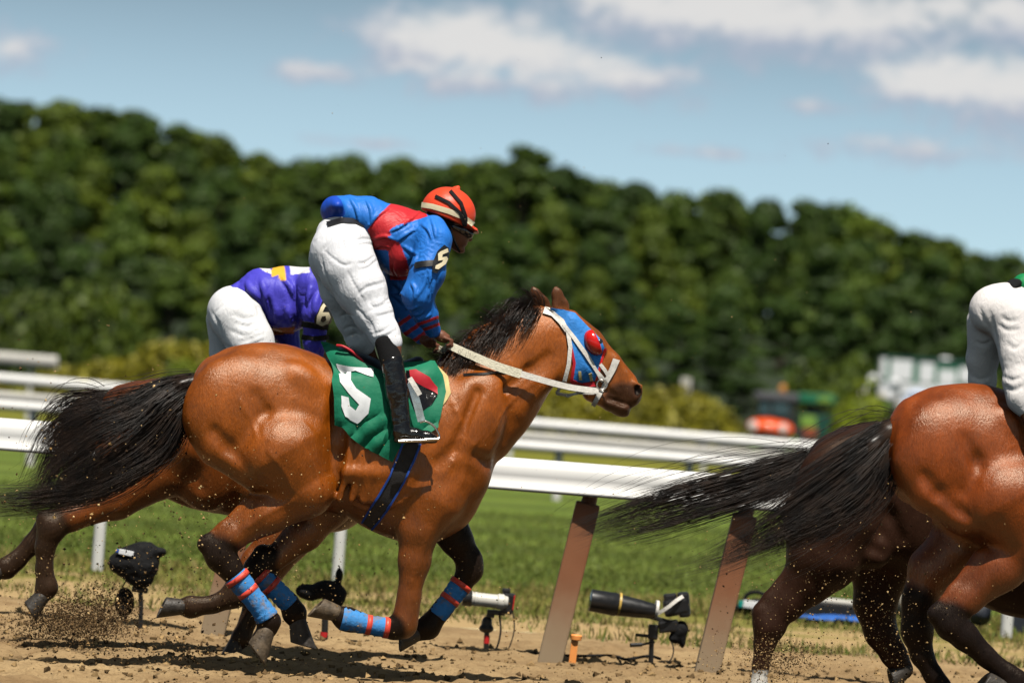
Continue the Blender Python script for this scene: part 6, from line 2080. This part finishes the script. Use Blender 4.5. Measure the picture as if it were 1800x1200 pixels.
def part_box(name, x0, y0, x1, y1, d, dep, mat, root, bevel=.03, dy=0.0):
    bm = bmesh.new(); px_box(bm, x0, y0, x1, y1, d, dep, bevel, dy)
    return bm_obj(name, bm, mat, root)


def wheel(root, px, py, d, r, w, dy):
    c = pw(px, py, d + dy)
    t = lathe_part('wheel', c, (0, 1, 0), [(0, r * .55), (.01, r * .9), (.05, r), (w - .05, r), (w - .01, r * .9), (w, r * .55)], M_tyre, root, 28)
    k = lathe_part('rim', c - np.array([0, .012, 0]), (0, 1, 0), [(0, r * .2), (.005, r * .52), (.04, r * .54)], M_ygreen, None, 20)
    for v in k.data.vertices: v.co -= Vector(parent_origin(root))
    k.parent = t


d = 150.0
root = empty('tractor', (pw(1360, 770, d)[0], d, 0), 'red-bonneted tractor with dark cab parked beyond the rails', 'tractor')
frt = frc(1360, 750, d)
cloth_lump('bonnet', frt, [(1352, 753, .3, 40, 18, .55, 4), (1372, 756, .3, 24, 17, .5, 4), (1330, 752, .3, 18, 16, .5, 2)], M_tred, root, .035, 0)
part_box('cab', 1330, 700, 1398, 745, d, 1.3, M_tdark, root, .05, .4)
part_box('roof', 1326, 690, 1402, 703, d, 1.5, simple('tractor_roof', (.10, .10, .115), .5), root, .06, .4)
for x0, x1 in ((1335, 1352), (1358, 1386)): part_box('window', x0, 708, x1, 730, d, .05, M_cabglass, root, .01, -.29)
for x, y in ((1324, 748), (1376, 753)):
    lathe_part('headlight', pw(x, y, d - .80), (0, 1, 0), [(0, .10), (.02, .15), (.25, .15)], M_lampg, root, 18)
part_box('grille', 1338, 760, 1366, 769, d, .2, M_tdark, root, .02, -.72)
lathe_part('beacon', pw(1375, 690, d), (.07, 0, 1), [(0, .10), (.05, .12), (.2, .11), (.26, .05)], M_amber, root, 16)
wheel(root, 1328, 786, d, .42, .35, -.5); wheel(root, 1384, 780, d, .62, .45, -.35)
root = empty('utility_cart', (pw(1430, 770, d)[0], d + 1, 0), 'dark green utility cart with a flat green canopy beside the red tractor', 'cart')
part_box('body', 1400, 728, 1456, 782, d + 1, 1.4, M_dkgreen, root, .05)
part_box('canopy', 1402, 692, 1466, 708, d + 1, 1.6, M_midgreen, root, .04)
part_box('canopy_sign', 1438, 698, 1462, 706, d + 1, .03, M_ygreen, root, .005, -.82)
for x in (1406, 1454): part_box('post', x - 2, 706, x + 2, 730, d + 1, .08, M_tdark, root, .01, -.5)
part_box('seat_back', 1414, 712, 1446, 732, d + 1, .3, M_tdark, root, .04, .3)
part_box('yellow_green_panel', 1408, 730, 1434, 750, d + 1, .04, M_ygreen, root, .005, -.73)
part_box('orange_panel', 1412, 752, 1436, 768, d + 1, .04, simple('dull_orange', (.30, .07, .03), .5), root, .005, -.73)
wheel(root, 1412, 788, d + 1, .28, .25, -.8); wheel(root, 1446, 790, d + 1, .28, .25, -.8)

d = 172.0
root = empty('trailer', (pw(1625, 720, d)[0], d, 0), 'long white and green striped trailer row beyond the horses at right', 'trailer')
part_box('body', 1546, 636, 1720, 712, d, 2.4, M_midgreen, root, .03)
for x0, x1, y0, y1 in ((1548, 1558, 629, 664), (1566, 1604, 633, 668), (1616, 1642, 638, 672), (1650, 1680, 650, 676), (1686, 1716, 646, 672), (1548, 1718, 676, 712)):
    part_box('white_panel', x0, y0, x1, y1, d, .06, M_whitep, root, .01, -1.23)
part_box('roof_rail', 1546, 630, 1720, 637, d, 2.5, M_dkgreen, root, .02)
bm = bmesh.new(); bmesh.ops.create_uvsphere(bm, u_segments=24, v_segments=14, radius=19 * d / F); bmesh.ops.translate(bm, verts=bm.verts, vec=Vector(pw(1661, 646, d - .4)))
bm_obj('dome', bm, M_whitep, root, True)


def far_car(px, top, base, w, label, d, mat, glass_side=1):
    m = d / F
    root = empty('parked_car', (pw(px, base, d)[0], d, 0), label, 'car')
    f = frc(px, (top + base) / 2, d)
    h = base - top
    cloth_lump('body', f, [(px, top + h * .68, 0, w * .52, h * .30, .8), (px + w * .12, top + h * .40, 0, w * .36, h * .38, .7)], mat, root, .04, 0)
    part_box('windscreen', px + w * .0, top + h * .22, px + w * .30, top + h * .46, d, .10, M_cabglass, root, .02, -.66)
    lathe_part('headlight', pw(px - w * .36, top + h * .62, d - .70), (0, 1, 0), [(0, .08), (.02, .12), (.2, .12)], M_lampg, root, 14)
    wheel(root, px - w * .30, base - h * .06, d, .30, .22, -.72); wheel(root, px + w * .30, base - h * .06, d, .30, .22, -.72)


far_car(1530, 655, 712, 34, 'small white car parked left of the striped trailer, partly behind the round bush', 166, M_whitep)
far_car(1566, 662, 716, 40, 'white car parked in front of the striped trailer', 162, M_whitep)
far_car(1604, 682, 730, 62, 'pale bluish white car nearest the crouching jockey at right, below the trailer', 158, simple('pale_blue_paint', (.56, .63, .78), .3, coat=.4))
g = pw(1206, 700, 158.0)
root = empty('signboard', (g[0], 158, 0), 'small cream signboard standing among the yellow-green shrubs', 'sign')
part_box('board', 1197, 664, 1214, 694, 158, .05, M_lensw, root, .01)
tubes_obj('post', [(np.array([pw(1206, 690, 158.0), [pw(1206, 690, 158.0)[0], 158, -.1]]), .03)], M_postw, root, 8)
# ================================================================== FLYING DIRT (stuff) AND DUST
m, N, b = mat_new('flying_soil')
vc = N.n('ShaderNodeVertexColor'); vc.layer_name = 'Col'
N.set(b.inputs['Base Color'], vc.outputs[0]); b.inputs['Roughness'].default_value = 0.95; b.inputs['Specular IOR Level'].default_value = 0.1
M_soil = m


def clods(name, C, R, cols, label, cat, seed):
    r = np.random.default_rng(seed)
    n = len(C)
    base = np.array([(1, 0, 0), (-1, 0, 0), (0, 1, 0), (0, -1, 0), (0, 0, 1), (0, 0, -1)], float)
    tri = np.array([(0, 2, 4), (2, 1, 4), (1, 3, 4), (3, 0, 4), (2, 0, 5), (1, 2, 5), (3, 1, 5), (0, 3, 5)])
    q = r.normal(size=(n, 4)); q /= np.linalg.norm(q, axis=1)[:, None]
    w, x, y, z = q.T
    Rm = np.stack([1 - 2 * (y * y + z * z), 2 * (x * y - z * w), 2 * (x * z + y * w), 2 * (x * y + z * w), 1 - 2 * (x * x + z * z), 2 * (y * z - x * w), 2 * (x * z - y * w), 2 * (y * z + x * w), 1 - 2 * (x * x + y * y)], 1).reshape(n, 3, 3)
    S = R[:, None, None] * (0.55 + 0.9 * r.random((n, 6, 1))) * base[None]
    V = C[:, None, :] + np.einsum('nij,nkj->nki', Rm, S)
    Fq = (np.arange(n)[:, None, None] * 6 + tri[None]).reshape(-1, 3)
    c = np.array(cols)[r.integers(0, len(cols), n)] * (0.7 + 0.6 * r.random((n, 1)))
    o = mesh_np(name, V.reshape(-1, 3), Fq, M_soil, smooth=False, cols=np.repeat(c, 6, 0))
    return tag(o, label, cat, kind='stuff')


r = np.random.default_rng(77)
CC, RR = [], []


def spray(px, py, sx, sy, d0, d1, n, rmin, rmax, pw_=3.0):
    x = px + r.normal(size=n) * sx; y = py + r.normal(size=n) * sy
    dd = d0 + (d1 - d0) * r.random(n)
    P = pw(x, y, dd)
    k = P[:, 2] > 0.01
    CC.append(P[k]); RR.append((rmin + (rmax - rmin) * r.random(n) ** pw_)[k])


spray(160, 880, 150, 130, 24.2, 25.2, 520, .0018, .011)
spray(330, 940, 160, 90, 24.3, 25.4, 800, .0016, .0065)
spray(430, 1010, 130, 90, 24.2, 25.6, 800, .0016, .0065)
spray(520, 900, 140, 90, 24.3, 24.9, 550, .0010, .005)
spray(620, 1040, 170, 60, 24.2, 26.0, 420, .0010, .005)
spray(150, 1060, 110, 50, 25.4, 27.2, 900, .0010, .005)
spray(200, 1150, 160, 40, 24.8, 26.5, 250, .002, .011)
spray(560, 800, 420, 230, 24.0, 26.0, 450, .0009, .0045)
spray(900, 560, 350, 190, 24.0, 26.0, 260, .0009, .004)
spray(1500, 1080, 150, 80, 23.6, 25.2, 1300, .0016, .006)
spray(1350, 1160, 60, 26, 24.4, 25.8, 1300, .0016, .006)
spray(1620, 980, 140, 90, 23.6, 24.4, 450, .0009, .004)
spray(1560, 1140, 60, 50, 23.8, 24.8, 500, .0010, .006)
spray(905, 1100, 12, 26, 26.5, 27.0, 60, .002, .009)
clods('flying_dirt', np.vstack(CC), np.concatenate(RR), [(.46, .29, .12), (.55, .37, .17), (.12, .07, .03), (.05, .03, .018), (.34, .20, .08)],
      'sand grains and clods kicked up around the galloping horses', 'dirt', 5)
CC, RR = [], []
spray(140, 1088, 48, 22, 25.6, 26.8, 9000, .0012, .0065)
spray(110, 1105, 70, 14, 25.6, 26.8, 3000, .0012, .007)
spray(185, 1065, 20, 26, 25.8, 26.6, 1500, .0012, .006)
spray(60, 1000, 50, 50, 25.6, 26.6, 140, .002, .010)
spray(340, 1150, 26, 24, 24.6, 25.4, 110, .003, .013, 1.6)
spray(230, 1175, 60, 20, 24.8, 25.6, 260, .002, .010, 2)
spray(1370, 1160, 36, 18, 24.6, 25.6, 1600, .0012, .006)
clods('dirt_plume', np.vstack(CC), np.concatenate(RR), [(.10, .058, .026), (.16, .095, .042), (.05, .03, .016), (.24, .15, .07), (.07, .042, .02)],
      'dark plume of soil thrown up behind the hind hooves at left', 'dirt', 8)
CC, RR = [], []
spray(600, 1175, 500, 18, 24.6, 26.5, 900, .003, .016, 2.5)
P = np.column_stack([r.uniform(-4, 4, 5200), r.uniform(23.5, 29.2, 5200)])
C2 = np.column_stack([P, dirt_z(P) + .004])
o = clods('loose_clods', C2, .003 + .024 * r.random(len(C2)) ** 4, [(.26, .165, .075), (.34, .22, .10), (.16, .10, .045), (.12, .075, .035)], 'loose crumbs of soil scattered over the track surface', 'soil', 6)
